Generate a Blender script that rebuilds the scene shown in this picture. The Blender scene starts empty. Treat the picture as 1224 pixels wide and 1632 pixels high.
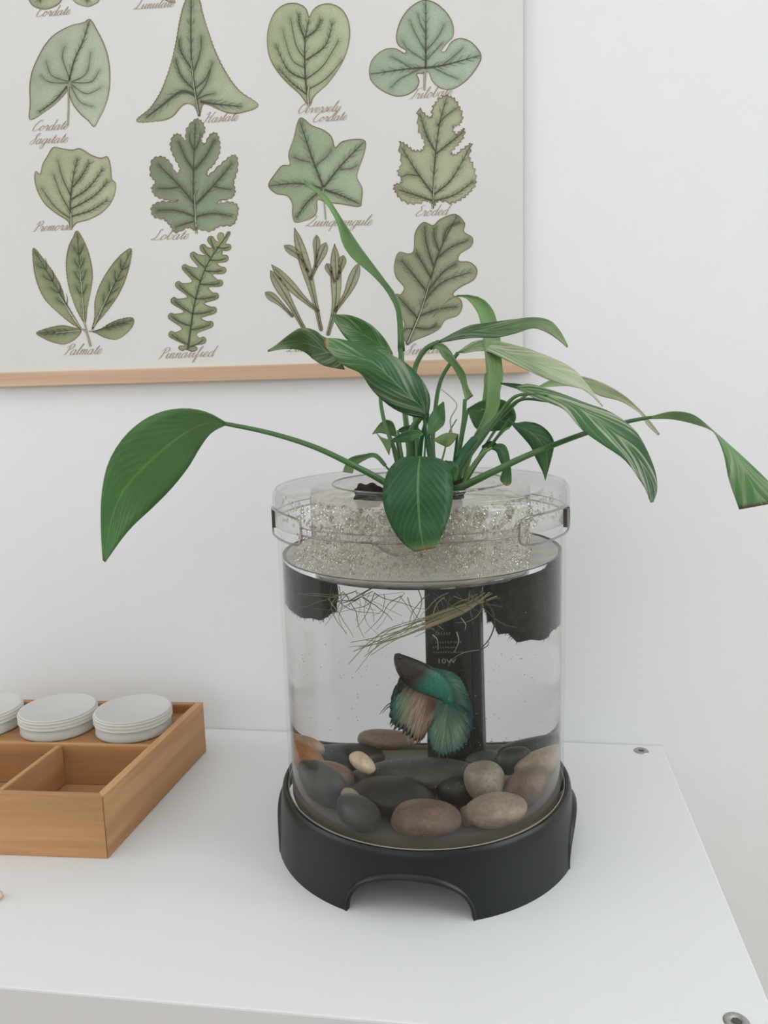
import bpy, bmesh, math, random
import numpy as np
from mathutils import Vector, Matrix
from mathutils.geometry import delaunay_2d_cdt

random.seed(7)
rng = np.random.default_rng(7)
S = bpy.context.scene
C = S.collection
PI = math.pi

# ------------------------------------------------------------------ camera
TZ = 0.77                                   # height of the cabinet top above the floor
FPX, YAW, PIT, ROL = 1314.4, 0.1500, 0.16357, 0.02698
CAM = Vector((0, 0, TZ + 0.33305))
_cy, _sy, _cp, _sp = math.cos(YAW), math.sin(YAW), math.cos(PIT), math.sin(PIT)
FW = Vector((-_sy * _cp, _cy * _cp, -_sp))
_r0 = Vector((_cy, _sy, 0)); _u0 = _r0.cross(FW)
RT = math.cos(ROL) * _r0 - math.sin(ROL) * _u0
UP = math.sin(ROL) * _r0 + math.cos(ROL) * _u0
cd = bpy.data.cameras.new('camera'); cam = bpy.data.objects.new('camera', cd); C.objects.link(cam)
cd.sensor_fit = 'VERTICAL'; cd.sensor_height = 24.0; cd.lens = 24.0 * FPX / 1632; cd.clip_start = 0.02
cam.matrix_world = Matrix(((RT.x, UP.x, -FW.x, CAM.x), (RT.y, UP.y, -FW.y, CAM.y), (RT.z, UP.z, -FW.z, CAM.z), (0, 0, 0, 1)))
S.camera = cam

# ------------------------------------------------------------------ light and exposure
w = bpy.data.worlds.new('overcast_sky'); S.world = w; w.use_nodes = True
w.node_tree.nodes['Background'].inputs[0].default_value = (0.80, 0.90, 1.0, 1)
w.node_tree.nodes['Background'].inputs[1].default_value = 1.0

WALL_Y = 0.7228                              # back wall
WX0, WX1, WY0, WZ1 = -2.5, 1.5, -2.3, 2.7    # room


def area(name, loc, rot, sx, sy, power, col):
    l = bpy.data.lights.new(name, 'AREA'); l.shape = 'RECTANGLE'; l.size = sx; l.size_y = sy
    l.energy = power; l.color = col
    o = bpy.data.objects.new(name, l); C.objects.link(o); o.location = loc; o.rotation_euler = rot
    return o


# daylight coming in through the windows of the room: one behind the camera, a pair in the right wall; left wall and ceiling lights are added fill
area('window_daylight', (-0.95, WY0 + 0.03, 1.80), (PI / 2, 0, 0), 2.3, 1.5, 23, (0.98, 0.99, 1.0))
area('added_left_fill', (WX0 + 0.03, -0.50, 1.80), (PI / 2, 0, -PI / 2), 1.9, 1.5, 40, (0.98, 0.99, 1.0))  # unseen left window, added to even out the room light
area('side_window_daylight', (WX1 - 0.03, -0.225, 1.75), (PI / 2, 0, PI / 2), 0.45, 1.5, 23, (0.90, 0.96, 1.0))
area('side_window_daylight', (WX1 - 0.03, 0.42, 1.75), (PI / 2, 0, PI / 2), 0.32, 1.5, 17, (0.90, 0.96, 1.0))
area('added_ceiling_fill', (-0.45, -0.45, WZ1 + 0.05), (0, 0, 0), 1.5, 1.1, 18, (0.96, 0.985, 1.0))  # added fill from above, softens the tank's shadow on the wall
S.view_settings.view_transform = 'Standard'
S.view_settings.look = 'None'
S.view_settings.gamma = 1.0
S.view_settings.use_curve_mapping = False
S.view_settings.exposure = -1.06
S.render.film_transparent = False
cy = S.cycles
cy.max_bounces = 18; cy.diffuse_bounces = 6; cy.glossy_bounces = 6; cy.transmission_bounces = 14; cy.transparent_max_bounces = 40
cy.caustics_reflective = True; cy.caustics_refractive = True; cy.blur_glossy = 0.3
cy.sample_clamp_indirect = 30.0
cy.use_denoising = True


# ------------------------------------------------------------------ helpers
def ray(px, py):
    return FW + RT * ((px - 612) / FPX) + UP * ((816 - py) / FPX)


def at(px, py, y):
    """point of the world plane Y = y seen at a photo pixel"""
    v = ray(px, py); return CAM + v * (y / v.y)


def onz(px, py, z):
    v = ray(px, py); return CAM + v * ((TZ + z - CAM.z) / v.z)


TX, TY = -0.0598, 0.5647                     # tank axis
RW = 0.0968                                  # radius of the water body


def inw(px, py, off):
    """point inside the water at depth plane TY+off whose refracted image lies at the pixel"""
    d = ray(px, py).normalized()
    a = d.x ** 2 + d.y ** 2
    bx, by = CAM.x - TX, CAM.y - TY
    b = bx * d.x + by * d.y
    c = bx * bx + by * by - RW * RW
    D = b * b - a * c
    if D < 0: D = 0
    t = (-b - math.sqrt(D)) / a
    p = CAM + d * t
    n = Vector((p.x - TX, p.y - TY, 0)).normalized()
    eta = 1 / 1.33
    ci = -n.dot(d)
    k = 1 - eta * eta * (1 - ci * ci)
    r = eta * d + (eta * ci - math.sqrt(max(k, 0))) * n
    return p + r * ((TY + off - p.y) / r.y)


def link(o, parent=None):
    C.objects.link(o)
    if parent is not None:
        o.parent = parent
        o.matrix_parent_inverse = Matrix.Translation(-parent.location) if parent.parent is None else Matrix.Identity(4)
    return o


def mobj(name, verts, faces, mat, parent=None, smooth=True, uv=None, col=None):
    me = bpy.data.meshes.new(name)
    me.from_pydata([tuple(v) for v in verts], [], faces); me.update()
    if smooth: me.polygons.foreach_set('use_smooth', [True] * len(me.polygons))
    mats = mat if isinstance(mat, (list, tuple)) else [mat]
    for m in mats: me.materials.append(m)
    if uv is not None:
        ul = me.uv_layers.new(name='UVMap')
        idx = np.zeros(len(me.loops), dtype=np.int32); me.loops.foreach_get('vertex_index', idx)
        ul.data.foreach_set('uv', np.asarray(uv, dtype=np.float32)[idx].ravel())
    if col is not None:
        ca = me.color_attributes.new('tint', 'FLOAT_COLOR', 'POINT')
        ca.data.foreach_set('color', np.asarray(col, dtype=np.float32).ravel())
    o = bpy.data.objects.new(name, me)
    return link(o, parent)


def bmobj(name, bm, mat, parent=None, smooth=False):
    me = bpy.data.meshes.new(name); bm.to_mesh(me); bm.free()
    if smooth: me.polygons.foreach_set('use_smooth', [True] * len(me.polygons))
    me.materials.append(mat)
    return link(bpy.data.objects.new(name, me), parent)


def thing(name, label, cat, loc, group=None):
    o = bpy.data.objects.new(name, None); C.objects.link(o); o.location = loc; o.empty_display_size = 0.02
    return tag(o, label, cat, group)


def tag(o, label, cat, group=None):
    o['label'] = label; o['category'] = cat
    if group: o['group'] = group
    return o


def struct(o):
    o['kind'] = 'structure'; return o


def box_bm(bm, lo, hi, bev=0.0):
    r = bmesh.ops.create_cube(bm, size=1)
    for v in r['verts']:
        v.co = Vector([(lo[i] + hi[i]) / 2 + v.co[i] * (hi[i] - lo[i]) for i in range(3)])
    if bev:
        es = list({e for v in r['verts'] for e in v.link_edges})
        bmesh.ops.bevel(bm, geom=es, offset=bev, segments=2, affect='EDGES', profile=0.6)


def box(name, lo, hi, mat, parent=None, bev=0.0):
    bm = bmesh.new(); box_bm(bm, lo, hi, bev)
    return bmobj(name, bm, mat, parent)


def catmull(pts, n, closed=False):
    """n points along a Catmull-Rom curve through pts (any dimension)"""
    p = np.asarray(pts, float); m = len(p)
    seg = m if closed else m - 1
    if m == 2 and not closed:
        t = np.linspace(0, 1, n)[:, None]; return p[0] * (1 - t) + p[1] * t
    ts = np.linspace(0, seg, n, endpoint=not closed)
    out = np.zeros((n, p.shape[1]))
    for k, t in enumerate(ts):
        i = min(int(t), seg - 1); u = t - i
        if closed: a, b, c, d = p[(i - 1) % m], p[i % m], p[(i + 1) % m], p[(i + 2) % m]
        else: a, b, c, d = p[max(i - 1, 0)], p[i], p[i + 1], p[min(i + 2, m - 1)]
        out[k] = 0.5 * (2 * b + (c - a) * u + (2 * a - 5 * b + 4 * c - d) * u * u + (3 * b - a - 3 * c + d) * u ** 3)
    return out


def tube_data(pts, rad, sides=8, cap=True):
    pts = [Vector(p) for p in pts]; n = len(pts)
    V = []; F = []
    t0 = (pts[1] - pts[0]).normalized()
    nrm = t0.orthogonal().normalized()
    for i, p in enumerate(pts):
        t = (pts[min(i + 1, n - 1)] - pts[max(i - 1, 0)]).normalized()
        nrm = (nrm - t * nrm.dot(t)).normalized(); bn = t.cross(nrm)
        r = rad[i] if hasattr(rad, '__len__') else rad
        for k in range(sides):
            a = 2 * PI * k / sides
            V.append(p + nrm * (math.cos(a) * r) + bn * (math.sin(a) * r))
    for i in range(n - 1):
        for k in range(sides):
            a, b = i * sides + k, i * sides + (k + 1) % sides
            F.append((a, b, b + sides, a + sides))
    if cap:
        F.append(tuple(range(sides - 1, -1, -1))); F.append(tuple((n - 1) * sides + k for k in range(sides)))
    return V, F


def tube(name, pts, rad, mat, parent=None, sides=8, col=None):
    V, F = tube_data(pts, rad, sides)
    return mobj(name, V, F, mat, parent, True, col=None if col is None else [col] * len(V))


def lathe_data(prof, n=96, cx=0, cyy=0, closed=False):
    V = []; F = []; m = len(prof)
    for k in range(n):
        a = 2 * PI * k / n; c, s = math.cos(a), math.sin(a)
        for r, z in prof: V.append((cx + r * c, cyy + r * s, z))
    for k in range(n):
        k2 = (k + 1) % n
        for j in range(m if closed else m - 1):
            j2 = (j + 1) % m
            F.append((k * m + j, k2 * m + j, k2 * m + j2, k * m + j2))
    return V, F


def lathe(name, prof, mat, parent=None, n=96, cx=0, cyy=0, closed=False, smooth=True):
    V, F = lathe_data(prof, n, cx, cyy, closed)
    return mobj(name, V, F, mat, parent, smooth)


# ------------------------------------------------------------------ materials
class N:
    """tiny node helper"""
    def __init__(s, name):
        s.m = bpy.data.materials.new(name); s.m.use_nodes = True; s.t = s.m.node_tree
        s.b = s.t.nodes['Principled BSDF']; s.out = s.t.nodes['Material Output']

    def n(s, typ, **kw):
        nd = s.t.nodes.new(typ)
        for k, v in kw.items():
            if k.startswith('i_'): nd.inputs[int(k[2:]) if k[2:].isdigit() else k[2:].replace('_', ' ')].default_value = v
            else: setattr(nd, k, v)
        return nd

    def l(s, a, b): s.t.links.new(a, b)

    def ramp(s, fac, stops):
        r = s.n('ShaderNodeValToRGB'); s.l(fac, r.inputs[0])
        el = r.color_ramp.elements
        while len(el) < len(stops): el.new(0.5)
        for e, (p, c) in zip(el, stops): e.position = p; e.color = (*c, 1)
        return r.outputs[0]

    def mix(s, fac, a, b, mode='MIX'):
        m = s.n('ShaderNodeMix', data_type='RGBA', blend_type=mode)
        for sock, v in ((m.inputs[0], fac), (m.inputs[6], a), (m.inputs[7], b)):
            if hasattr(v, 'type'): s.l(v, sock)
            elif isinstance(v, (int, float)): sock.default_value = v
            else: sock.default_value = (*v, 1)
        return m.outputs[2]

    def noise(s, scale, detail=3, vec=None, rough=0.5):
        nd = s.n('ShaderNodeTexNoise'); nd.inputs['Scale'].default_value = scale; nd.inputs['Detail'].default_value = detail
        nd.inputs['Roughness'].default_value = rough
        if vec is not None: s.l(vec, nd.inputs['Vector'])
        return nd.outputs[0]

    def coord(s, which='Object', scale=None):
        c = s.n('ShaderNodeTexCoord').outputs[which]
        if scale:
            mp = s.n('ShaderNodeMapping'); mp.inputs['Scale'].default_value = scale; s.l(c, mp.inputs[0]); c = mp.outputs[0]
        return c

    def bump(s, h, strength=0.2, dist=0.001):
        b = s.n('ShaderNodeBump'); b.inputs['Strength'].default_value = strength; b.inputs['Distance'].default_value = dist
        s.l(h, b.inputs['Height']); s.l(b.outputs[0], s.b.inputs['Normal'])

    def base(s, v):
        if hasattr(v, 'type'): s.l(v, s.b.inputs['Base Color'])
        else: s.b.inputs['Base Color'].default_value = (*v, 1)

    def rough(s, r, spec=0.5):
        s.b.inputs['Roughness'].default_value = r; s.b.inputs['Specular IOR Level'].default_value = spec


def lin(r, g, b):
    f = lambda c: (c / 255 / 12.92) if c <= 10 else ((c / 255 + 0.055) / 1.055) ** 2.4
    return (f(r), f(g), f(b))


def plain(name, col, rough=0.5, spec=0.5, var=0.0, scale=40, bump=0.0, metal=0.0):
    m = N(name); m.rough(rough, spec); m.b.inputs['Metallic'].default_value = metal
    nz = m.noise(scale, 4, m.coord())
    m.base(m.mix(nz, tuple(c * (1 - var) for c in col), tuple(min(c * (1 + var), 1) for c in col)))
    if bump: m.bump(nz, bump, 0.001)
    return m.m


M = {}
M['wall'] = plain('wall_paint', (0.80, 0.80, 0.795), 0.85, 0.2, 0.012, 60, 0.05)
M['ceiling'] = plain('ceiling_paint', (0.90, 0.90, 0.89), 0.9, 0.2, 0.01)
M['window_white'] = plain('window_frame_paint', (0.8, 0.8, 0.8), 0.4, 0.4, 0.01)
M['cab'] = plain('white_foil_board', (0.69, 0.69, 0.68), 0.36, 0.4, 0.012, 160, 0.03)
M['steel'] = plain('zinc_screw', (0.42, 0.41, 0.38), 0.35, 0.5, 0.15, 300, 0, 0.9)
M['socket'] = plain('socket_shadow_steel', (0.10, 0.09, 0.075), 0.5, 0.4, 0.1, 300, 0, 0.5)


def wood(name, dark, light, axis, freq=9, fine=90):
    m = N(name); m.rough(0.5, 0.35)
    sc = [fine, fine, fine]; sc[axis] = 4
    c = m.coord('Object', sc)
    n1 = m.noise(1.0, 5, c, 0.6)
    sc2 = [freq * 3.0] * 3; sc2[axis] = 1.2
    n2 = m.noise(1.0, 2, m.coord('Object', sc2))
    k = m.mix(0.45, n2, n1)
    m.base(m.ramp(k, [(0.30, dark), (0.52, tuple((a + b) / 2 for a, b in zip(dark, light))), (0.68, light)]))
    m.bump(n1, 0.12, 0.0004)
    return m.m


M['bamboo_x'] = wood('bamboo_grain_along_x', lin(146, 103, 66), lin(200, 153, 106), 0)
M['bamboo_y'] = wood('bamboo_grain_along_y', lin(150, 108, 70), lin(208, 160, 112), 1)
M['rail'] = wood('pine_rail', lin(184, 148, 120), lin(230, 204, 178), 0, 14, 150)
M['floor'] = wood('oak_floorboard', lin(160, 140, 122), lin(190, 170, 150), 1, 5, 60)

def clear_plastic(name, tint=(0.985, 0.985, 0.98), f0=0.04, rough=0.02, power=5.0, graze=1.0, fog=None):
    m = N(name); t = m.t
    t.nodes.remove(m.b)
    tr = m.n('ShaderNodeBsdfTransparent'); tr.inputs[0].default_value = (*tint, 1)
    gl = m.n('ShaderNodeBsdfGlossy'); gl.inputs['Roughness'].default_value = rough
    g = m.n('ShaderNodeNewGeometry')
    dot = m.n('ShaderNodeVectorMath', operation='DOT_PRODUCT'); m.l(g.outputs['Normal'], dot.inputs[0]); m.l(g.outputs['Incoming'], dot.inputs[1])
    ab = m.n('ShaderNodeMath', operation='ABSOLUTE'); m.l(dot.outputs['Value'], ab.inputs[0])
    om = m.n('ShaderNodeMath', operation='SUBTRACT'); om.inputs[0].default_value = 1.0; m.l(ab.outputs[0], om.inputs[1])
    pw = m.n('ShaderNodeMath', operation='POWER'); m.l(om.outputs[0], pw.inputs[0]); pw.inputs[1].default_value = power
    ml = m.n('ShaderNodeMath', operation='MULTIPLY_ADD'); m.l(pw.outputs[0], ml.inputs[0]); ml.inputs[1].default_value = (1 - f0) * graze; ml.inputs[2].default_value = f0
    mx = m.n('ShaderNodeMixShader'); m.l(ml.outputs[0], mx.inputs[0]); m.l(tr.outputs[0], mx.inputs[1]); m.l(gl.outputs[0], mx.inputs[2])
    last = mx.outputs[0]
    if fog:                                     # condensation mist on the plastic
        d1 = m.n('ShaderNodeBsdfDiffuse'); d1.inputs[0].default_value = (*fog[0], 1)
        d2 = m.n('ShaderNodeBsdfTranslucent'); d2.inputs[0].default_value = (*fog[0], 1)
        h = m.n('ShaderNodeMixShader'); h.inputs[0].default_value = 0.5; m.l(d1.outputs[0], h.inputs[1]); m.l(d2.outputs[0], h.inputs[2])
        k = m.n('ShaderNodeMixShader'); m.l(m.ramp(m.noise(45, 3, m.coord()), [(0.3, (fog[1] * .75,) * 3), (0.7, (fog[1] * 1.2,) * 3)]), k.inputs[0]); m.l(last, k.inputs[1]); m.l(h.outputs[0], k.inputs[2]); last = k.outputs[0]
    m.l(last, m.out.inputs[0])
    return m.m


def glassy(name, ior, col=(1, 1, 1), rough=0.0, absorb=None):
    m = N(name); m.t.nodes.remove(m.b)
    g = m.n('ShaderNodeBsdfGlass'); g.inputs['IOR'].default_value = ior; g.inputs['Color'].default_value = (*col, 1); g.inputs['Roughness'].default_value = rough
    m.l(g.outputs[0], m.out.inputs['Surface'])
    if absorb:
        v = m.n('ShaderNodeVolumeAbsorption'); v.inputs['Color'].default_value = (*absorb[0], 1); v.inputs['Density'].default_value = absorb[1]
        m.l(v.outputs[0], m.out.inputs['Volume'])
    return m.m


M['acrylic'] = clear_plastic('clear_acrylic', (0.995, 0.995, 0.993), 0.010, 0.02, 5.0, 0.30)
M['lid_plastic'] = clear_plastic('clear_lid_plastic', (0.99, 0.99, 0.988), 0.03, 0.04, 5.0, 0.7)
M['lid_edge'] = clear_plastic('lid_moulded_edge', (0.66, 0.63, 0.60), 0.10, 0.08, 2.5)
M['cup_plastic'] = clear_plastic('planter_cup_plastic', (0.985, 0.98, 0.97), 0.03, 0.08, 5.0, 0.6, ((0.86, 0.84, 0.79), 0.36))
M['film'] = clear_plastic('water_surface_film', (0.99, 0.985, 0.97), 0.03, 0.1, 5.0, 0.6, ((0.98, 0.94, 0.87), 0.60))
M['water'] = glassy('tank_water', 1.33, (1, 1, 1), 0.0, ((0.80, 0.86, 0.80), 0.5))
M['droplet'] = glassy('condensation_water', 1.33, (0.93, 0.92, 0.89))
M['bubble'] = glassy('air_in_water', 0.752)
M['base'] = plain('black_moulded_plastic', lin(20, 25, 21), 0.36, 0.36, 0.05, 120, 0.03)


def frosted(name, col, alpha):
    m = N(name); m.rough(0.5, 0.45); m.base(col)
    tr = m.n('ShaderNodeBsdfTranslucent'); tr.inputs[0].default_value = (*col, 1)
    mx = m.n('ShaderNodeMixShader'); mx.inputs[0].default_value = alpha
    m.l(m.b.outputs[0], mx.inputs[1]); m.l(tr.outputs[0], mx.inputs[2]); m.l(mx.outputs[0], m.out.inputs[0])
    return m.m


M['frost'] = frosted('frosted_polypropylene', (0.86, 0.845, 0.81), 0.45)
M['tankfloor'] = plain('tank_floor_plastic', lin(108, 98, 86), 0.5, 0.4, 0.1, 60)

# ------------------------------------------------------------------ the room
def wall_with_hole(name, axis, pos, thick, a0, a1, z0, z1, hole, mat):
    bm = bmesh.new()
    p0, p1 = min(pos, pos + thick), max(pos, pos + thick)

    def bx(s0, s1, b0, b1):
        if axis == 'x': box_bm(bm, (s0, p0, b0), (s1, p1, b1))
        else: box_bm(bm, (p0, s0, b0), (p1, s1, b1))
    if hole is None: bx(a0, a1, z0, z1)
    else:
        h0, h1, k0, k1 = hole
        bx(a0, h0, z0, z1); bx(h1, a1, z0, z1); bx(h0, h1, z0, k0); bx(h0, h1, k1, z1)
    return struct(bmobj(name, bm, mat))


wall_with_hole('wall_back', 'x', WALL_Y, 0.12, WX0 - 0.12, WX1 + 0.12, 0, WZ1, None, M['wall'])
wall_with_hole('wall_front', 'x', WY0, -0.12, WX0 - 0.12, WX1 + 0.12, 0, WZ1, (-2.1, 0.2, 1.05, 2.55), M['wall'])
wall_with_hole('wall_left', 'y', WX0, -0.12, WY0, WALL_Y, 0, WZ1, (-1.45, 0.45, 1.05, 2.55), M['wall'])
bm = bmesh.new()
for lo_, hi_ in (((WY0, 0), (-0.45, WZ1)), ((0.0, 1.0), (0.26, 2.50)), ((0.58, 0), (WALL_Y, WZ1)), ((-0.45, 0), (0.58, 1.0)), ((-0.45, 2.50), (0.58, WZ1))):
    box_bm(bm, (WX1, lo_[0], lo_[1]), (WX1 + 0.12, hi_[0], hi_[1]))
struct(bmobj('wall_right', bm, M['wall']))
bm = bmesh.new()
for lo_, hi_ in (((WX0 - 0.12, WY0 - 0.12), (-1.2, WALL_Y + 0.12)), ((0.3, WY0 - 0.12), (WX1 + 0.12, WALL_Y + 0.12)), ((-1.2, WY0 - 0.12), (0.3, -1.0)), ((-1.2, 0.1), (0.3, WALL_Y + 0.12))):
    box_bm(bm, (lo_[0], lo_[1], WZ1), (hi_[0], hi_[1], WZ1 + 0.1))
struct(bmobj('ceiling', bm, M['ceiling']))
bm = bmesh.new()
for lo_, hi_ in (((-1.2, -1.0), (-1.16, 0.1)), ((0.26, -1.0), (0.3, 0.1)), ((-1.16, -1.0), (0.26, -0.96)), ((-1.16, 0.06), (0.26, 0.1))):
    box_bm(bm, (lo_[0], lo_[1], WZ1 + 0.01), (hi_[0], hi_[1], WZ1 + 0.04))
struct(bmobj('added_skylight_frame', bm, M['window_white']))  # frame of the skylight added for overhead fill
struct(box('floor', (WX0 - 0.12, WY0 - 0.12, -0.1), (WX1 + 0.12, WALL_Y + 0.12, 0), M['floor']))
for nm, ax, pos, (h0, h1, k0, k1) in (('window_1', 'x', WY0 - 0.05, (-2.1, 0.2, 1.05, 2.55)), ('window_2', 'y', WX1 + 0.05, (-0.45, 0.0, 1.0, 2.5)), ('window_3', 'y', WX1 + 0.05, (0.26, 0.58, 1.0, 2.5)), ('added_left_window', 'y', WX0 - 0.05, (-1.45, 0.45, 1.05, 2.55))):  # the left wall window is an addition for more even light
    bm = bmesh.new()

    def fb(a0, a1, b0, b1):
        if ax == 'x': box_bm(bm, (a0, pos - 0.02, b0), (a1, pos + 0.02, b1))
        else: box_bm(bm, (pos - 0.02, a0, b0), (pos + 0.02, a1, b1))
    e = 0.045
    fb(h0, h0 + e, k0, k1); fb(h1 - e, h1, k0, k1); fb(h0 + e, h1 - e, k0, k0 + e); fb(h0 + e, h1 - e, k1 - e, k1)
    if ax == 'x': fb((h0 + h1) / 2 - 0.03, (h0 + h1) / 2 + 0.03, k0 + e, k1 - e)
    struct(bmobj(nm, bm, M['window_white']))

# ------------------------------------------------------------------ white cabinet
CX0, CX1, CY0, CY1 = -1.10, 0.1369, 0.3768, WALL_Y - 0.0008
cab = thing('cabinet', 'white board cabinet against the wall carrying the fish tank and the bamboo box', 'cabinet', (-0.48, 0.55, 0))
box('top_panel', (CX0, CY0, TZ - 0.038), (CX1, CY1, TZ), M['cab'], cab, 0.0012)
for x0 in (CX0, CX1 - 0.038): box('side_panel', (x0, CY0, 0), (x0 + 0.038, CY1, TZ - 0.038), M['cab'], cab, 0.001)
box('bottom_panel', (CX0 + 0.038, CY0, 0.0), (CX1 - 0.038, CY1, 0.038), M['cab'], cab, 0.001)
box('shelf', (CX0 + 0.038, CY0, 0.38), (CX1 - 0.038, CY1 - 0.006, 0.396), M['cab'], cab, 0.001)
box('divider', (-0.50, CY0, 0.396), (-0.484, CY1 - 0.006, TZ - 0.038), M['cab'], cab, 0.001)
box('divider', (-0.50, CY0, 0.038), (-0.484, CY1 - 0.006, 0.38), M['cab'], cab, 0.001)
box('back_panel', (CX0 + 0.038, CY1 - 0.006, 0.038), (CX1 - 0.038, CY1, TZ - 0.038), M['cab'], cab)
for i, (sx, sy) in enumerate(((0.1168, 0.7092), (0.1163, 0.3975))):
    V, F = lathe_data([(0.0001, TZ + 0.0002), (0.0026, TZ + 0.0002), (0.0029, TZ + 0.0007), (0.0058, TZ + 0.0007), (0.0066, TZ + 0.0001), (0.0066, TZ - 0.0005)], 36, sx, sy)
    sc = mobj('screw', V, F, M['steel'], cab)
    V, F = lathe_data([(0.0001, TZ + 0.0004), (0.0027, TZ + 0.0004)], 6, sx, sy)
    mobj('hex_socket', V, F, M['socket'], sc, False)

# ------------------------------------------------------------------ bamboo box
BH = 0.047
fr = onz(172, 1369, 0); br = onz(329, 1197, 0)
fx = Vector((0.9990, 0.0420, 0)); sx_ = (br - fr); sx_.z = 0; SL = sx_.length; sx_.normalize()
BWID = 0.255; WT = 0.0068
org = Vector((fr.x, fr.y, TZ))                # front right lower corner


def bpt(a, b, z): return org - fx * a + sx_ * b + Vector((0, 0, z))


def bpanel(name, a0, a1, b0, b1, z0, z1, mat, parent, bev=0.0006, mitre=None):
    bm = bmesh.new()
    r = bmesh.ops.create_cube(bm, size=1)
    for v in r['verts']:
        a_, b_ = (a0 if v.co.x > 0 else a1), (b0 if v.co.y < 0 else b1)
        if mitre == 'front' and v.co.y > 0: a_ = a0 + WT if v.co.x > 0 else a1 - WT
        if mitre == 'side' and v.co.y < 0 and abs(a_ - (WT if a0 == 0 else BWID - WT)) < 1e-6: b_ = WT
        v.co = bpt(a_, b_, z0 if v.co.z < 0 else z1)
    bmesh.ops.recalc_face_normals(bm, faces=bm.faces)
    bmesh.ops.bevel(bm, geom=list(bm.edges), offset=bev, segments=2, affect='EDGES')
    return bmobj(name, bm, mat, parent)


bb = thing('organizer_box', 'low open bamboo organizer box with compartments on the white cabinet', 'box', bpt(BWID / 2, SL / 2, 0))
bpanel('bottom_panel', WT, BWID - WT, WT, SL - WT, 0.001, 0.0115, M['bamboo_x'], bb)
bpanel('front_panel', 0, BWID, 0, WT, 0, BH, M['bamboo_x'], bb, 0.0004, 'front')
bpanel('back_panel', WT, BWID - WT, SL - WT, SL, 0, BH, M['bamboo_x'], bb)
bpanel('side_panel', 0, WT, 0.0001, SL, 0, BH, M['bamboo_y'], bb, 0.0004, 'side')
bpanel('side_panel', BWID - WT, BWID, 0.0001, SL, 0, BH, M['bamboo_y'], bb, 0.0004, 'side')
DB = 0.0835                                   # depth at which the cross divider stands
bpanel('raised_floor', WT, BWID - WT, DB + 0.005, SL - WT, 0.0355, 0.0390, M['bamboo_x'], bb)
bpanel('divider', WT, BWID - WT, DB, DB + 0.005, 0.0115, BH - 0.0015, M['bamboo_x'], bb)
for a in (0.0800, 0.1650): bpanel('divider', a, a + 0.005, WT, DB, 0.0115, BH - 0.0015, M['bamboo_y'], bb)

# three frosted jars with ridged lids standing in the rear compartment
def jar(first, cx, cyy, label):
    z0, r = TZ + 0.0392, 0.0322
    t = thing('plastic_jar', label, 'jar', (cx, cyy, z0), 'frosted jars in the bamboo box')
    lathe('jar_body', [(0.0001, z0), (r - 0.002, z0), (r - 0.0002, z0 + 0.0012), (r - 0.0006, z0 + 0.0022), (r - 0.0006, z0 + 0.0085), (0.0001, z0 + 0.0085)], M['frost'], t, 64, cx, cyy)
    a = z0 + 0.0088
    prof = [(0.0001, a), (r - 0.0012, a), (r - 0.0004, a + 0.0003)]
    for q in range(3):
        h_ = a + 0.0008 + q * 0.0028
        prof += [(r + 0.0004, h_ + 0.0003), (r + 0.0007, h_ + 0.0009), (r + 0.0004, h_ + 0.0016), (r - 0.0008, h_ + 0.0021), (r - 0.0008, h_ + 0.0025)]
    h_ = a + 0.0088
    prof += [(r - 0.0002, h_), (r - 0.0006, h_ + 0.0007), (r - 0.0018, h_ + 0.0009), (r - 0.0026, h_ + 0.0002), (0.0001, h_)]
    lathe('lid', prof, M['frost'], t, 96, cx, cyy)
    return t


for k, a_ in enumerate((0.0445, 0.1120, 0.1812)):
    p = bpt(a_, 0.1315, 0)
    jar(k == 0, p.x, p.y, ('frosted plastic jar with ridged lid in the right corner of the bamboo box',
                      'middle of the three frosted ridged-lid jars in the bamboo box', 'frosted ridged-lid jar cut off by the left edge of the photo')[k])

# ------------------------------------------------------------------ poster
PY = WALL_Y - 0.006


def pp(px, py, lift=0.0): return at(px, py, PY - lift)


def paper_mat():
    m = N('aged_paper'); m.rough(0.8, 0.25)
    n1 = m.noise(6, 4, m.coord()); n2 = m.noise(700, 2, m.coord('Object', (1, 1, 3)))
    k = m.mix(0.35, n1, n2)
    m.base(m.ramp(k, [(0.3, (0.675, 0.66, 0.63)), (0.7, (0.725, 0.712, 0.683))]))
    m.bump(n2, 0.06, 0.0003)
    return m.m


def ink(name, scale=2200):
    m = N(name); m.rough(0.8, 0.2)
    a = m.n('ShaderNodeVertexColor', layer_name='tint')
    nz = m.noise(900, 4, m.coord()); n2 = m.noise(90, 3, m.coord())
    wv = m.n('ShaderNodeTexWave', wave_type='BANDS', bands_direction='Z'); wv.inputs['Scale'].default_value = 330; wv.inputs['Distortion'].default_value = 3
    m.l(m.coord('Object'), wv.inputs['Vector'])
    c1 = m.mix(0.24, a.outputs[0], m.ramp(nz, [(0.35, (0.25, 0.25, 0.22)), (0.65, (1, 1, 1))]), 'MULTIPLY')
    c2 = m.mix(0.08, c1, wv.outputs[0], 'MULTIPLY')
    m.base(m.mix(0.20, c2, m.ramp(n2, [(0.3, (0.45, 0.45, 0.4)), (0.7, (1.0, 1.0, 1.0))]), 'MULTIPLY'))
    return m.m


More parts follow.
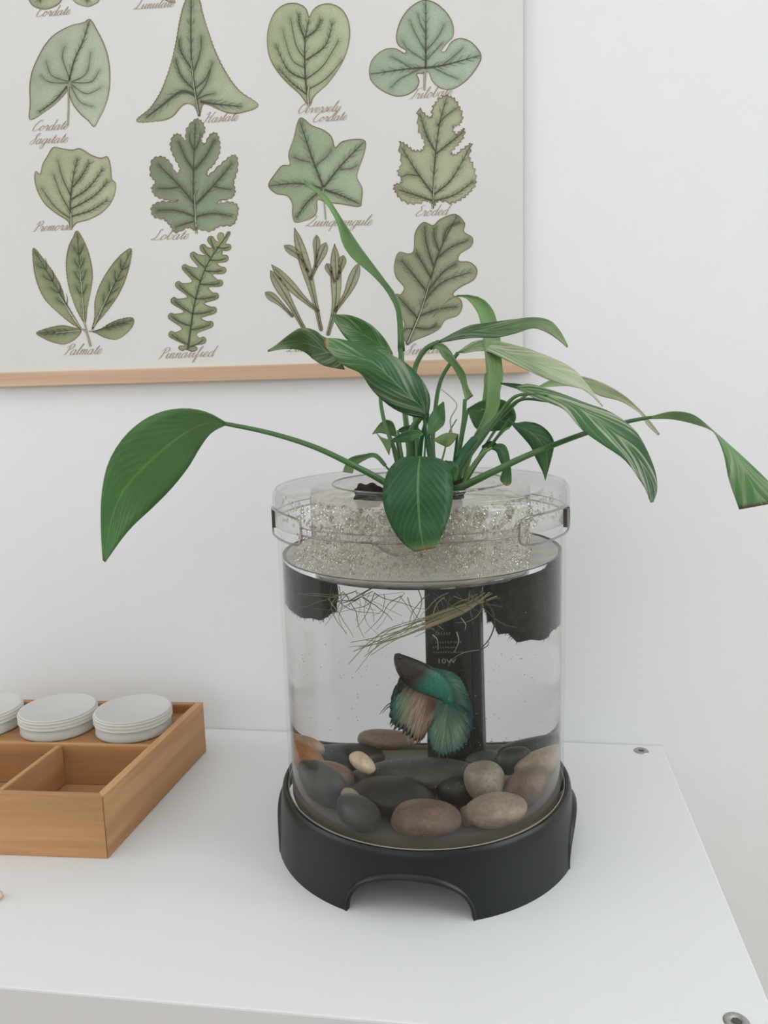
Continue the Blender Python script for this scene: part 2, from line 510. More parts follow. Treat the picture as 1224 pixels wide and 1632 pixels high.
M['paper'] = paper_mat(); M['print'] = ink('botanical_print')
M['ink_dark'] = plain('print_vein_ink', lin(84, 88, 70), 0.8, 0.2, 0.3, 500)
M['ink_mid'] = plain('print_soft_vein_ink', lin(104, 112, 86), 0.8, 0.2, 0.25, 500)
M['ink_light'] = plain('print_pale_rib', lin(176, 184, 156), 0.8, 0.2, 0.15, 500)
M['ink_edge'] = plain('print_outline_ink', lin(126, 108, 86), 0.8, 0.2, 0.3, 500)
M['ink_text'] = plain('print_caption_ink', lin(172, 152, 138), 0.8, 0.2, 0.15, 500)
PB = pp(400, 600)
poster = thing('poster', 'botanical leaf shapes chart on a pine rail hanging on the wall', 'poster', (PB.x, PY, TZ + 0.33))
pl, pr = pp(-46, 300).x, pp(833.5, 300).x
pz0, pz1 = TZ + 0.336, TZ + 1.02
box('paper_sheet', (pl, PY, pz0), (pr, PY + 0.0006, pz1), M['paper'], poster)
for z0, zz in ((TZ + 0.3322, TZ + 0.3455), (pz1 - 0.004, pz1 + 0.010)):
    box('hanger_rail', (pl - 0.003, PY - 0.0045, z0), (pr + 0.006, PY + 0.0052, zz), M['rail'], poster, 0.0012)


def in_poly(x, z, poly):
    c = False; j = len(poly) - 1
    for i in range(len(poly)):
        xi, zi = poly[i]; xj, zj = poly[j]
        if (zi > z) != (zj > z) and x < (xj - xi) * (z - zi) / (zj - zi) + xi: c = not c
        j = i
    return c


def ribbon(pts, wid, lift):
    """flat printed stroke: pts in photo pixels, wid a list of widths in pixels"""
    V = []; F = []; n = len(pts)
    for i in range(n):
        a, b = pts[max(i - 1, 0)], pts[min(i + 1, n - 1)]
        dx, dy = b[0] - a[0], b[1] - a[1]; L = math.hypot(dx, dy) or 1
        nx, ny = -dy / L, dx / L; h = wid[i] / 2
        V.append(pp(pts[i][0] + nx * h, pts[i][1] + ny * h, lift)); V.append(pp(pts[i][0] - nx * h, pts[i][1] - ny * h, lift))
    for i in range(n - 1): F.append((2 * i, 2 * i + 1, 2 * i + 3, 2 * i + 2))
    return V, F


class Multi:
    def __init__(s): s.V = []; s.F = []; s.I = []; s.col = []
    def add(s, V, F, mi, col=None):
        o = len(s.V); s.V += [tuple(v) for v in V]; s.F += [tuple(o + i for i in f) for f in F]; s.I += [mi] * len(F)
        s.col += col if col is not None else [(0.3, 0.3, 0.2, 1)] * len(V)
    def build(s, name, mats, parent, smooth=False):
        o = mobj(name, s.V, s.F, mats, parent, smooth, col=s.col)
        o.data.polygons.foreach_set('material_index', s.I); return o


PRINT_MATS = [M['print'], M['ink_dark'], M['ink_mid'], M['ink_light'], M['ink_edge']]
LIGHTG, MIDG, DARKG, BROWN = lin(190, 200, 180), lin(140, 148, 122), lin(96, 102, 80), lin(150, 136, 110)


def leaf_print(outlines, veins, conv=(0, 0, 1), tone=(LIGHTG, MIDG), scal=None, shade=0.55, stems=(), light=(), sm=10):
    """one printed leaf: outlines = closed outlines; veins = (points, start width, end width)"""
    ox, oy, k = conv
    cv = lambda p: (ox + p[0] / k, oy + p[1] / k)
    mm = Multi(); seed = random.random() * 50; polys = []
    allv = [[cv(p) for p in v[0]] for v in veins]
    vs = np.array([q for v in allv for q in catmull(v, 16)]) if veins else np.zeros((1, 2)) - 999
    for oi, ol in enumerate(outlines):
        pts = np.array([cv(p) for p in ol])
        per = np.linalg.norm(np.roll(pts, -1, 0) - pts, axis=1).sum()
        n = max(40, int(per / (1.6 if scal else 3.0)))
        cur = catmull(pts, n, True)
        if scal:
            amp, freq, mode = scal
            tn = np.roll(cur, -1, 0) - np.roll(cur, 1, 0); tn /= np.linalg.norm(tn, axis=1)[:, None] + 1e-9
            nr = np.stack([tn[:, 1], -tn[:, 0]], 1)
            ar = 0.5 * np.sum(cur[:, 0] * np.roll(cur[:, 1], -1) - np.roll(cur[:, 0], -1) * cur[:, 1])
            if ar < 0: nr = -nr
            s_ = np.arange(n) * per / n / freq
            wv = np.abs(np.sin(PI * s_)) - 0.5 if mode == 'scallop' else (1 - (s_ % 1.0)) ** 2 - 0.35
            cur = cur + nr * (amp * wv)[:, None]
        poly = [tuple(q) for q in cur]; polys.append(poly)
        lo, hi = cur.min(0), cur.max(0)
        inner = []
        st = 4.5
        for gy in np.arange(lo[1], hi[1], st):
            for gx in np.arange(lo[0], hi[0], st):
                x, y = gx + random.uniform(-1, 1), gy + random.uniform(-1, 1)
                if in_poly(x, y, poly) and np.min(np.hypot(cur[:, 0] - x, cur[:, 1] - y)) > 1.8: inner.append((x, y))
        vin = [Vector(q) for q in poly + inner]
        fc = [list(range(len(poly)))]
        vo, eo, fo, _, _, _ = delaunay_2d_cdt(vin, [], fc, 1, 1e-5)
        col = []
        cen = cur.mean(0); ext = (hi - lo).max() / 2
        for v in vo:
            de = np.min(np.hypot(cur[:, 0] - v.x, cur[:, 1] - v.y)); dv = np.min(np.hypot(vs[:, 0] - v.x, vs[:, 1] - v.y))
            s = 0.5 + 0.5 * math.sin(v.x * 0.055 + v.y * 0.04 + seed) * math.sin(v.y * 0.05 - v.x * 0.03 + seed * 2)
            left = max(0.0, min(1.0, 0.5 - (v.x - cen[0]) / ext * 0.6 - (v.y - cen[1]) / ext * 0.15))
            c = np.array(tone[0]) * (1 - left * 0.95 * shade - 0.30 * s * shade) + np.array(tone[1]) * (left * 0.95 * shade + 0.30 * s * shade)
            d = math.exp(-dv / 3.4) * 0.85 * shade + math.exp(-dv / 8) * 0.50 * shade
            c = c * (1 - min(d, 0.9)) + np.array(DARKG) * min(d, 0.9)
            e = math.exp(-de / 2.4) * 0.50
            c = c * (1 - e) + np.array(BROWN) * e
            col.append((*np.minimum(c * 1.24, 0.9), 1))
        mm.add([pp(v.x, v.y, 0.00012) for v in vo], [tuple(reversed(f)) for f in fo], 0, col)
        ring = poly + poly[:2]
        V, F = ribbon(ring, [0.55 + 0.8 * abs(math.sin(i * 0.05 + seed)) for i in range(len(ring))], 0.0003)
        mm.add(V, F, 4)
    for v, p in zip(veins, allv):
        q = catmull(p, 18); w0, w1 = v[1], v[2]; mi = v[3] if len(v) > 3 else 1
        V, F = ribbon(q, list(np.linspace(w0, w1, 18)), 0.00045); mm.add(V, F, mi)
        ln = np.linalg.norm(q[-1] - q[0])
        if ln > 30 and w0 > 1.6:                                 # fine engraved side veins
            for i_ in range(3, 16, 2):
                for sg in (-1, 1):
                    t_ = q[i_ + 1] - q[i_]; t_ = t_ / (np.linalg.norm(t_) + 1e-9); n_ = np.array([-t_[1], t_[0]]) * sg
                    L_ = random.uniform(5, 11) * (1 if w0 < 3 else 1.4)
                    br = [q[i_], q[i_] + t_ * L_ * .5 + n_ * L_ * .35, q[i_] + t_ * L_ + n_ * L_ * .55]
                    if any(in_poly(br[2][0], br[2][1], pl_) for pl_ in polys): V, F = ribbon(br, [1.0, 0.7, 0.3], 0.0004); mm.add(V, F, 2)
    for v in stems:
        q = catmull([cv(p) for p in v[0]], 12)
        V, F = ribbon(q, list(np.linspace(v[1], v[2], 12)), 0.0005); mm.add(V, F, 4)
        V, F = ribbon(q, list(np.linspace(v[1], v[2], 12) * 0.45), 0.0006); mm.add(V, F, 3)
    for v in light:
        q = catmull([cv(p) for p in v[0]], 16)
        V, F = ribbon(q, list(np.linspace(v[1], v[2], 16)), 0.0006); mm.add(V, F, 3)
    return mm.build('leaf_print', PRINT_MATS, poster)


c5, c6, c7, c8 = (0, 0, 2.914), (0, 320, 2.914), (400, 0, 2.782), (400, 320, 2.55)
B2 = 2.4; B1 = 1.5
GREY, OLIVE = lin(186, 196, 174), lin(188, 192, 166)
# heart leaf cut by the top edge, and a sliver of the crescent leaf
leaf_print([[(300, -60), (285, 0), (260, 25), (210, 42), (160, 30), (135, 0), (120, -60), (150, -150), (230, -230), (300, -280), (370, -230), (450, -150), (480, -60), (460, 0), (445, 15), (410, 30), (370, 22), (340, 0)]],
           [([(300, -40), (300, -150), (300, -260)], 3, 1), ([(300, -60), (240, -60), (180, 10)], 2, 0.6), ([(300, -60), (360, -50), (410, 10)], 2, 0.6)], c5, (OLIVE, MIDG))
leaf_print([[(770, 0), (812, 12), (815, -8), (880, -60), (800, -140), (730, -60)]], [], c5, (OLIVE, MIDG))
# pointed heart with tails
leaf_print([[(418, 90), (450, 140), (480, 200), (500, 260), (510, 340), (505, 430), (485, 500), (460, 550), (437, 588), (410, 560), (375, 530), (340, 485), (322, 440), (317, 408), (305, 430), (270, 470), (220, 510), (140, 555), (140, 480), (138, 400), (150, 330), (180, 260), (215, 200), (260, 155), (330, 118), (385, 105)]],
           [([(320, 375), (345, 280), (385, 190), (415, 95)], 2.6, 1), ([(325, 370), (290, 270), (300, 215)], B1, .5, 2), ([(318, 378), (240, 350), (215, 290)], B1, .5, 2), ([(318, 385), (230, 380), (190, 350)], B1, .5, 2), ([(330, 380), (400, 340), (420, 240)], B1, .5, 2),
            ([(330, 382), (420, 380), (460, 330)], B1, .5, 2), ([(330, 390), (400, 435), (470, 405)], B1, .5, 2), ([(330, 400), (370, 470), (430, 495)], B1, .5, 2), ([(312, 400), (250, 470), (180, 520)], 2.6, .8)], c5, (GREY, MIDG), None, 0.5, [([(316, 400), (318, 490), (314, 582)], 2.4, 2.4)])
# arrow shaped leaf
leaf_print([[(890, -40), (925, 0), (940, 60), (965, 140), (1000, 240), (1050, 340), (1110, 420), (1198, 487), (1130, 520), (1070, 525), (1010, 505), (965, 485), (940, 485), (925, 535), (905, 495), (870, 480), (840, 495), (800, 540), (745, 560), (635, 562), (700, 500), (750, 420), (790, 310), (815, 210), (835, 100), (855, 20)]],
           [([(925, 540), (905, 420), (890, 300), (886, 130), (888, -20)], 4, 1), ([(905, 420), (840, 350), (815, 270)], 2.6, .6), ([(890, 320), (840, 240), (830, 180)], B2, .5), ([(905, 440), (840, 425), (750, 490), (680, 545)], 5, 1.2), ([(915, 450), (960, 380), (985, 290)], B1, .5),
            ([(930, 470), (980, 480), (1120, 495)], 4, .8), ([(900, 330), (930, 240), (935, 170)], B1, .5), ([(905, 410), (950, 370), (975, 320)], B1, .5), ([(915, 460), (960, 440), (1000, 435)], B1, .5)], c5, (lin(176, 188, 158), MIDG), (1.6, 4.5, 'scallop'), 0.7, [], [([(922, 530), (900, 400), (888, 280)], 1.4, .6)])
# bitten top leaf
leaf_print([[(85, 235), (100, 237), (115, 239), (128, 237), (145, 247), (160, 252), (171, 250), (176, 265), (178, 285), (184, 292), (183, 308), (175, 325), (160, 340), (140, 350), (122, 355), (113, 364), (108, 352), (90, 340), (72, 325), (60, 305), (55, 285), (57, 273), (64, 277), (68, 262), (76, 248)]],
           [([(113, 362), (112, 320), (118, 275), (124, 252)], 2.6, .7), ([(112, 337), (97, 310), (85, 278)], B1, .5), ([(113, 318), (140, 300), (165, 268)], B2, .5), ([(113, 333), (150, 312), (172, 288)], B2, .5), ([(113, 345), (145, 335), (172, 318)], B2, .5), ([(113, 312), (100, 285), (92, 255)], B1, .5), ([(116, 298), (130, 280), (143, 258)], B2, .5), ([(112, 348), (88, 330), (66, 300)], B1, .5)],
           (0, 0, 1), (lin(182, 187, 156), lin(156, 162, 128)), None, 0.55, [([(113, 340), (113, 352), (113, 366)], 3, 3)])
# scalloped lobed leaf
leaf_print([[(312, 190), (322, 195), (326, 208), (320, 222), (326, 230), (335, 215), (345, 213), (350, 228), (349, 245), (340, 262), (330, 272), (332, 280), (352, 262), (368, 249), (377, 250), (378, 270), (372, 290), (374, 305), (368, 315), (350, 320), (346, 325), (365, 322), (378, 328), (377, 345), (370, 358), (350, 360), (335, 368), (315, 365), (309, 366), (300, 362), (280, 370), (272, 360), (262, 350), (245, 345), (242, 330), (255, 322), (275, 322), (283, 319), (265, 318), (248, 312), (242, 300), (248, 290), (240, 278), (243, 255), (258, 250), (270, 258), (281, 276), (287, 268), (278, 250), (272, 232), (277, 216), (287, 215), (295, 225), (298, 205)]],
           [([(313, 371), (308, 300), (311, 198)], 3.4, .8), ([(310, 325), (285, 295), (252, 262)], 3.2, .7), ([(312, 325), (345, 290), (370, 260)], 3.2, .7), ([(309, 272), (295, 250), (284, 225)], B2, .6), ([(311, 270), (330, 245), (342, 222)], B2, .6), ([(310, 345), (280, 335), (250, 335)], B2, .6), ([(313, 345), (340, 340), (370, 345)], B2, .6), ([(310, 352), (290, 358), (280, 362)], B1, .5), ([(286, 298), (268, 300), (252, 300)], B1, .5), ([(340, 297), (355, 300), (368, 302)], B1, .5), ([(309, 240), (303, 225), (302, 212)], B1, .5), ([(310, 240), (317, 225), (320, 212)], B1, .5)],
           (0, 0, 1), (lin(150, 164, 140), lin(118, 132, 104)), (2.6, 7.5, 'scallop'), 0.75, [([(311, 345), (313, 372)], 3, 3)], [([(313, 368), (309, 310)], 1.6, .6)])
# reversed heart
leaf_print([[(258, 75), (240, 35), (200, 15), (150, 20), (105, 55), (78, 120), (72, 190), (85, 260), (120, 320), (165, 370), (215, 415), (255, 462), (285, 420), (340, 370), (385, 310), (420, 240), (438, 160), (430, 90), (400, 40), (350, 17), (300, 25), (272, 50)]],
           [([(255, 460), (240, 330), (240, 180), (257, 85)], 3.4, .9), ([(240, 350), (165, 310), (110, 200)], B2, .5), ([(240, 260), (200, 200), (175, 80)], B1, .5), ([(240, 175), (215, 110), (212, 60)], 2.6, .6), ([(245, 165), (290, 130), (310, 85)], B2, .5), ([(245, 265), (330, 200), (362, 95)], B2, .5), ([(245, 350), (320, 290), (388, 180)], B1, .5), ([(245, 400), (330, 350), (405, 265)], B1, .5), ([(250, 420), (180, 365), (120, 300)], B2, .5), ([(240, 300), (180, 260), (140, 130)], B1, .5, 2)],
           c7, (lin(182, 190, 158), lin(150, 158, 124)), None, 0.5, [([(258, 380), (252, 420), (256, 468)], 3.5, 4)])
# trefoil leaf
leaf_print([[(770, 0), (820, 15), (870, 60), (895, 110), (895, 160), (870, 190), (845, 225), (862, 226), (890, 185), (930, 170), (980, 190), (1020, 245), (1000, 300), (950, 360), (890, 395), (840, 390), (805, 360), (790, 325), (778, 318), (760, 325), (735, 328), (745, 360), (730, 395), (690, 420), (640, 425), (580, 400), (535, 360), (525, 310), (540, 260), (590, 220), (640, 215), (680, 236), (687, 222), (655, 200), (645, 160), (660, 100), (690, 50), (730, 15)]],
           [([(775, 305), (775, 150), (775, 8)], 3.2, .7), ([(775, 300), (690, 305), (530, 328)], 3.2, .7), ([(780, 300), (870, 285), (1015, 245)], 3.2, .7), ([(775, 230), (730, 150), (705, 90)], B1, .5, 2), ([(778, 225), (830, 160), (858, 105)], B1, .5, 2), ([(720, 305), (660, 270), (620, 250)], B1, .5, 2), ([(740, 310), (660, 350), (620, 390)], B1, .5, 2), ([(850, 287), (910, 240), (940, 210)], B1, .5, 2), ([(810, 300), (870, 330), (920, 350)], B1, .5, 2), ([(775, 270), (700, 220), (670, 180)], B1, .5, 2), ([(775, 150), (750, 100), (740, 60)], B1, .5, 2), ([(776, 270), (820, 220), (850, 190)], B1, .5, 2)],
           c7, (lin(172, 188, 168), lin(146, 160, 136)), None, 0.5, [([(772, 315), (768, 400)], 4, 2.6)])
# five pointed leaf
leaf_print([[(478, 188), (497, 200), (515, 207), (528, 218), (534, 235), (545, 226), (565, 222), (582, 225), (580, 245), (572, 268), (569, 283), (577, 300), (576, 320), (572, 329), (545, 325), (520, 322), (506, 318), (505, 335), (500, 345), (485, 352), (470, 354), (466, 340), (466, 325), (458, 312), (440, 308), (428, 295), (440, 275), (450, 264), (462, 262), (460, 245), (468, 220)]],
           [([(515, 298), (495, 245), (478, 193)], 3.4, .8), ([(516, 298), (545, 262), (579, 227)], 3, .7), ([(514, 300), (475, 292), (430, 296)], 3.2, .7), ([(513, 302), (490, 322), (472, 348)], 2.6, .7), ([(517, 302), (545, 312), (573, 325)], 3.4, .7), ([(500, 265), (520, 250), (528, 238)], B1, .5, 2), ([(540, 270), (560, 268), (570, 262)], B1, .5, 2), ([(495, 258), (480, 255), (468, 250)], B1, .5, 2)],
           (0, 0, 1), (lin(168, 182, 156), lin(136, 150, 118)), None, 0.65, [([(515, 305), (517, 325), (519, 350)], 2.2, 2)])
# eroded leaf
leaf_print([[(700, 158), (712, 152), (724, 158), (733, 172), (737, 190), (729, 200), (722, 202), (726, 214), (736, 208), (740, 205), (738, 220), (728, 232), (719, 244), (726, 246), (740, 236), (751, 229), (748, 250), (756, 270), (759, 290), (750, 305), (738, 315), (722, 323), (700, 320), (690, 328), (682, 320), (660, 325), (640, 318), (630, 305), (629, 294), (641, 290), (634, 275), (639, 260), (637, 227), (648, 232), (660, 240), (673, 239), (676, 225), (666, 205), (668, 173), (680, 185), (688, 186), (690, 170)]],
           [([(690, 332), (692, 270), (700, 200), (712, 156)], 3, .7), ([(691, 310), (665, 275), (640, 235)], 2.8, .7), ([(691, 310), (720, 285), (749, 234)], 2.6, .6), ([(693, 240), (680, 215), (669, 180)], B2, .6), ([(695, 245), (720, 225), (738, 210)], B2, .6), ([(690, 320), (660, 310), (635, 302)], 3, .6), ([(692, 320), (725, 310), (755, 288)], 2.4, .6), ([(697, 200), (710, 185), (728, 172)], B1, .5), ([(668, 280), (650, 278), (640, 282)], B1, .5)],
           (0, 0, 1), (lin(184, 189, 160), lin(150, 156, 122)), (4.2, 7.5, 'spike'), 0.65, [([(691, 310), (689, 333)], 2.6, 2)], [([(690, 325), (692, 280)], 1.4, .6)])
# palmate leaf
PAL = [[(155, 220), (200, 270), (250, 340), (290, 420), (310, 500), (345, 560), (372, 592), (320, 560), (260, 510), (205, 450), (170, 370), (155, 290)],
       [(358, 140), (390, 190), (415, 260), (428, 340), (420, 420), (405, 490), (396, 562), (384, 555), (350, 490), (320, 400), (308, 300), (318, 220), (340, 170)],
       [(610, 225), (600, 300), (575, 380), (540, 450), (490, 520), (450, 565), (428, 596), (440, 540), (442, 460), (470, 380), (520, 300), (570, 245)],
       [(170, 612), (230, 590), (290, 580), (340, 590), (376, 602), (350, 640), (300, 665), (245, 655), (200, 635)],
       [(430, 606), (460, 600), (510, 570), (560, 550), (615, 545), (615, 580), (580, 620), (540, 642), (490, 635), (450, 615)]]
PV = []
for (a, b) in (((375, 592), (158, 228)), ((390, 560), (358, 148)), ((432, 592), (608, 232)), ((372, 603), (178, 613)), ((440, 605), (612, 555))):
    PV.append(([a, ((a[0] + b[0]) / 2, (a[1] + b[1]) / 2), b], 2.0, .7))
    L = math.hypot(b[0] - a[0], b[1] - a[1]); ux, uy = (b[0] - a[0]) / L, (b[1] - a[1]) / L
    for t in (0.3, 0.45, 0.6, 0.75):
        for sg in (-1, 1):
            p = (a[0] + ux * L * t, a[1] + uy * L * t); d = 0.08 * L
            PV.append(([p, (p[0] + ux * d * .7 - uy * sg * d * .5, p[1] + uy * d * .7 + ux * sg * d * .5), (p[0] + ux * d * 1.4 - uy * sg * d * .75, p[1] + uy * d * 1.4 + ux * sg * d * .75)], 1.7, .4))
leaf_print(PAL, PV, c6, (lin(160, 170, 132), lin(128, 138, 102)), (1.2, 4, 'scallop'), 0.7, [([(372, 592), (400, 610), (420, 676)], 2, 3.4), ([(440, 603), (412, 606)], 2, 2), ([(390, 555), (402, 610)], 2.4, 2.6)], [([(372, 588), (270, 430)], 1.3, .7), ([(390, 555), (370, 300)], 1.4, .8), ([(435, 585), (520, 400)], 1.3, .7), ([(372, 603), (260, 612)], 1.3, .7)])
# pinnatifid leaf
AX = catmull([(872, 690), (882, 590), (905, 470), (930, 380), (960, 300), (1000, 220), (1065, 145)], 40)
RTI = [(915, 685), (955, 640), (990, 570), (1005, 505), (1015, 440), (1035, 380), (1050, 322), (1060, 265), (1072, 215)]
LTI = [(830, 680), (785, 612), (783, 530), (797, 455), (818, 380), (848, 300), (888, 242), (935, 205), (975, 165), (1025, 147)]


def lobes(tips, sgn):
    out = []
    for i, t in enumerate(tips):
        t = np.array(t, float)
        k = int(np.argmin(np.hypot(AX[:, 0] - t[0], AX[:, 1] - t[1] - 45))); ax = AX[k]
        d = ax - t; L = np.linalg.norm(d); d = d / L; nn = np.array([-d[1], d[0]]) * sgn
        wv = 17 if i else 12
        out += [tuple(t + d * 20 + nn * -wv), tuple(t + d * 4 + nn * -wv * .6), tuple(t), tuple(t + d * 6 + nn * wv * .75), tuple(t + d * 26 + nn * wv)]
        if i < len(tips) - 1:
            t2 = np.array(tips[i + 1], float); m = (t + t2) / 2; k2 = int(np.argmin(np.hypot(AX[:, 0] - m[0], AX[:, 1] - m[1]))); a2 = AX[k2]
            out.append(tuple(m * 0.38 + a2 * 0.62 + np.array([0, 14])))
    return out


OUT = [(880, 695)] + lobes(RTI, 1) + [(1070, 150), (1055, 145)] + lobes(LTI, -1)[::-1] + [(860, 690)]
PVN = [([tuple(AX[0]), tuple(AX[13]), tuple(AX[26]), tuple(AX[39])], 3.0, 1.0)]
for t in RTI[1:] + LTI[1:-1]:
    k = int(np.argmin(np.hypot(AX[:, 0] - t[0], AX[:, 1] - t[1] - 45))); a = AX[k]
    PVN.append(([tuple(a), ((a[0] + t[0]) / 2, (a[1] + t[1]) / 2 + 6), (t[0] * .88 + a[0] * .12, t[1] * .88 + a[1] * .12)], 1.9, 1.1))
leaf_print([OUT], PVN, c6, (lin(158, 172, 134), lin(136, 148, 112)), None, 0.5)
# antler shaped leaf
def blade(p0, p1, p2, wd):
    c = catmull([p0, p1, p2], 9); o = []; q = []
    for i in range(9):
        a, b = c[max(i - 1, 0)], c[min(i + 1, 8)]; d = (b - a) / np.linalg.norm(b - a); nn = np.array([-d[1], d[0]])
        hw = wd / 2 * [0.30, .34, .40, .5, .7, .95, 1.0, .7, .04][i]
        o.append(tuple(c[i] + nn * hw)); q.append(tuple(c[i] - nn * hw))
    return o + q[::-1]


BL = [((285, 525), (245, 350), (178, 115), 40), ((240, 320), (275, 240), (305, 170), 36), ((262, 270), (265, 205), (267, 140), 28), ((232, 290), (195, 225), (135, 182), 34), ((275, 450), (200, 385), (85, 262), 36), ((215, 520), (150, 400), (80, 285), 42), ((170, 470), (110, 410), (58, 372), 32), ((312, 545), (345, 400), (340, 180), 42), ((340, 330), (322, 290), (308, 255), 28), ((350, 320), (365, 270), (375, 222), 30), ((340, 450), (395, 365), (438, 255), 38)]
leaf_print([blade(*b) for b in BL], [([b[0], b[1], (b[1][0] * .1 + b[2][0] * .9, b[1][1] * .1 + b[2][1] * .9)], 1.6, .6) for b in BL], c8, (lin(176, 180, 152), lin(146, 148, 116)), None, 0.45)
# oak leaf
leaf_print([[(635, 583), (615, 540), (625, 500), (605, 460), (585, 385), (610, 380), (622, 350), (590, 310), (583, 260), (600, 210), (640, 215), (662, 200), (668, 130), (700, 88), (740, 100), (770, 75), (830, 55), (868, 90), (865, 125), (900, 150), (895, 185), (850, 215), (845, 245), (890, 250), (918, 280), (905, 320), (850, 350), (820, 380), (850, 400), (858, 430), (840, 465), (790, 485), (765, 520), (720, 545), (680, 560), (650, 575)]],
           [([(633, 585), (700, 420), (760, 220), (835, 65)], 4.4, 1), ([(680, 480), (635, 430), (600, 390)], 3, .7), ([(715, 370), (660, 300), (610, 240)], 3.4, .7), ([(742, 265), (715, 180), (705, 105)], 3, .7), ([(700, 410), (780, 330), (895, 290)], 3, .6), ([(680, 470), (760, 440), (840, 430)], 2.6, .6), ([(750, 240), (810, 190), (885, 160)], 2.6, .6), ([(780, 165), (800, 110), (850, 85)], B2, .6), ([(660, 520), (630, 520), (620, 535)], B2, .6), ([(730, 310), (690, 240), (670, 210)], B2, .6), ([(715, 370), (780, 290), (835, 255)], B2, .6), ([(665, 515), (720, 520), (755, 505)], B2, .6), ([(765, 205), (745, 150), (745, 110)], B2, .6)],
           c8, (lin(166, 170, 144), lin(132, 136, 106)), None, 0.7, [], [([(637, 578), (690, 450), (730, 320)], 1.8, .8)])

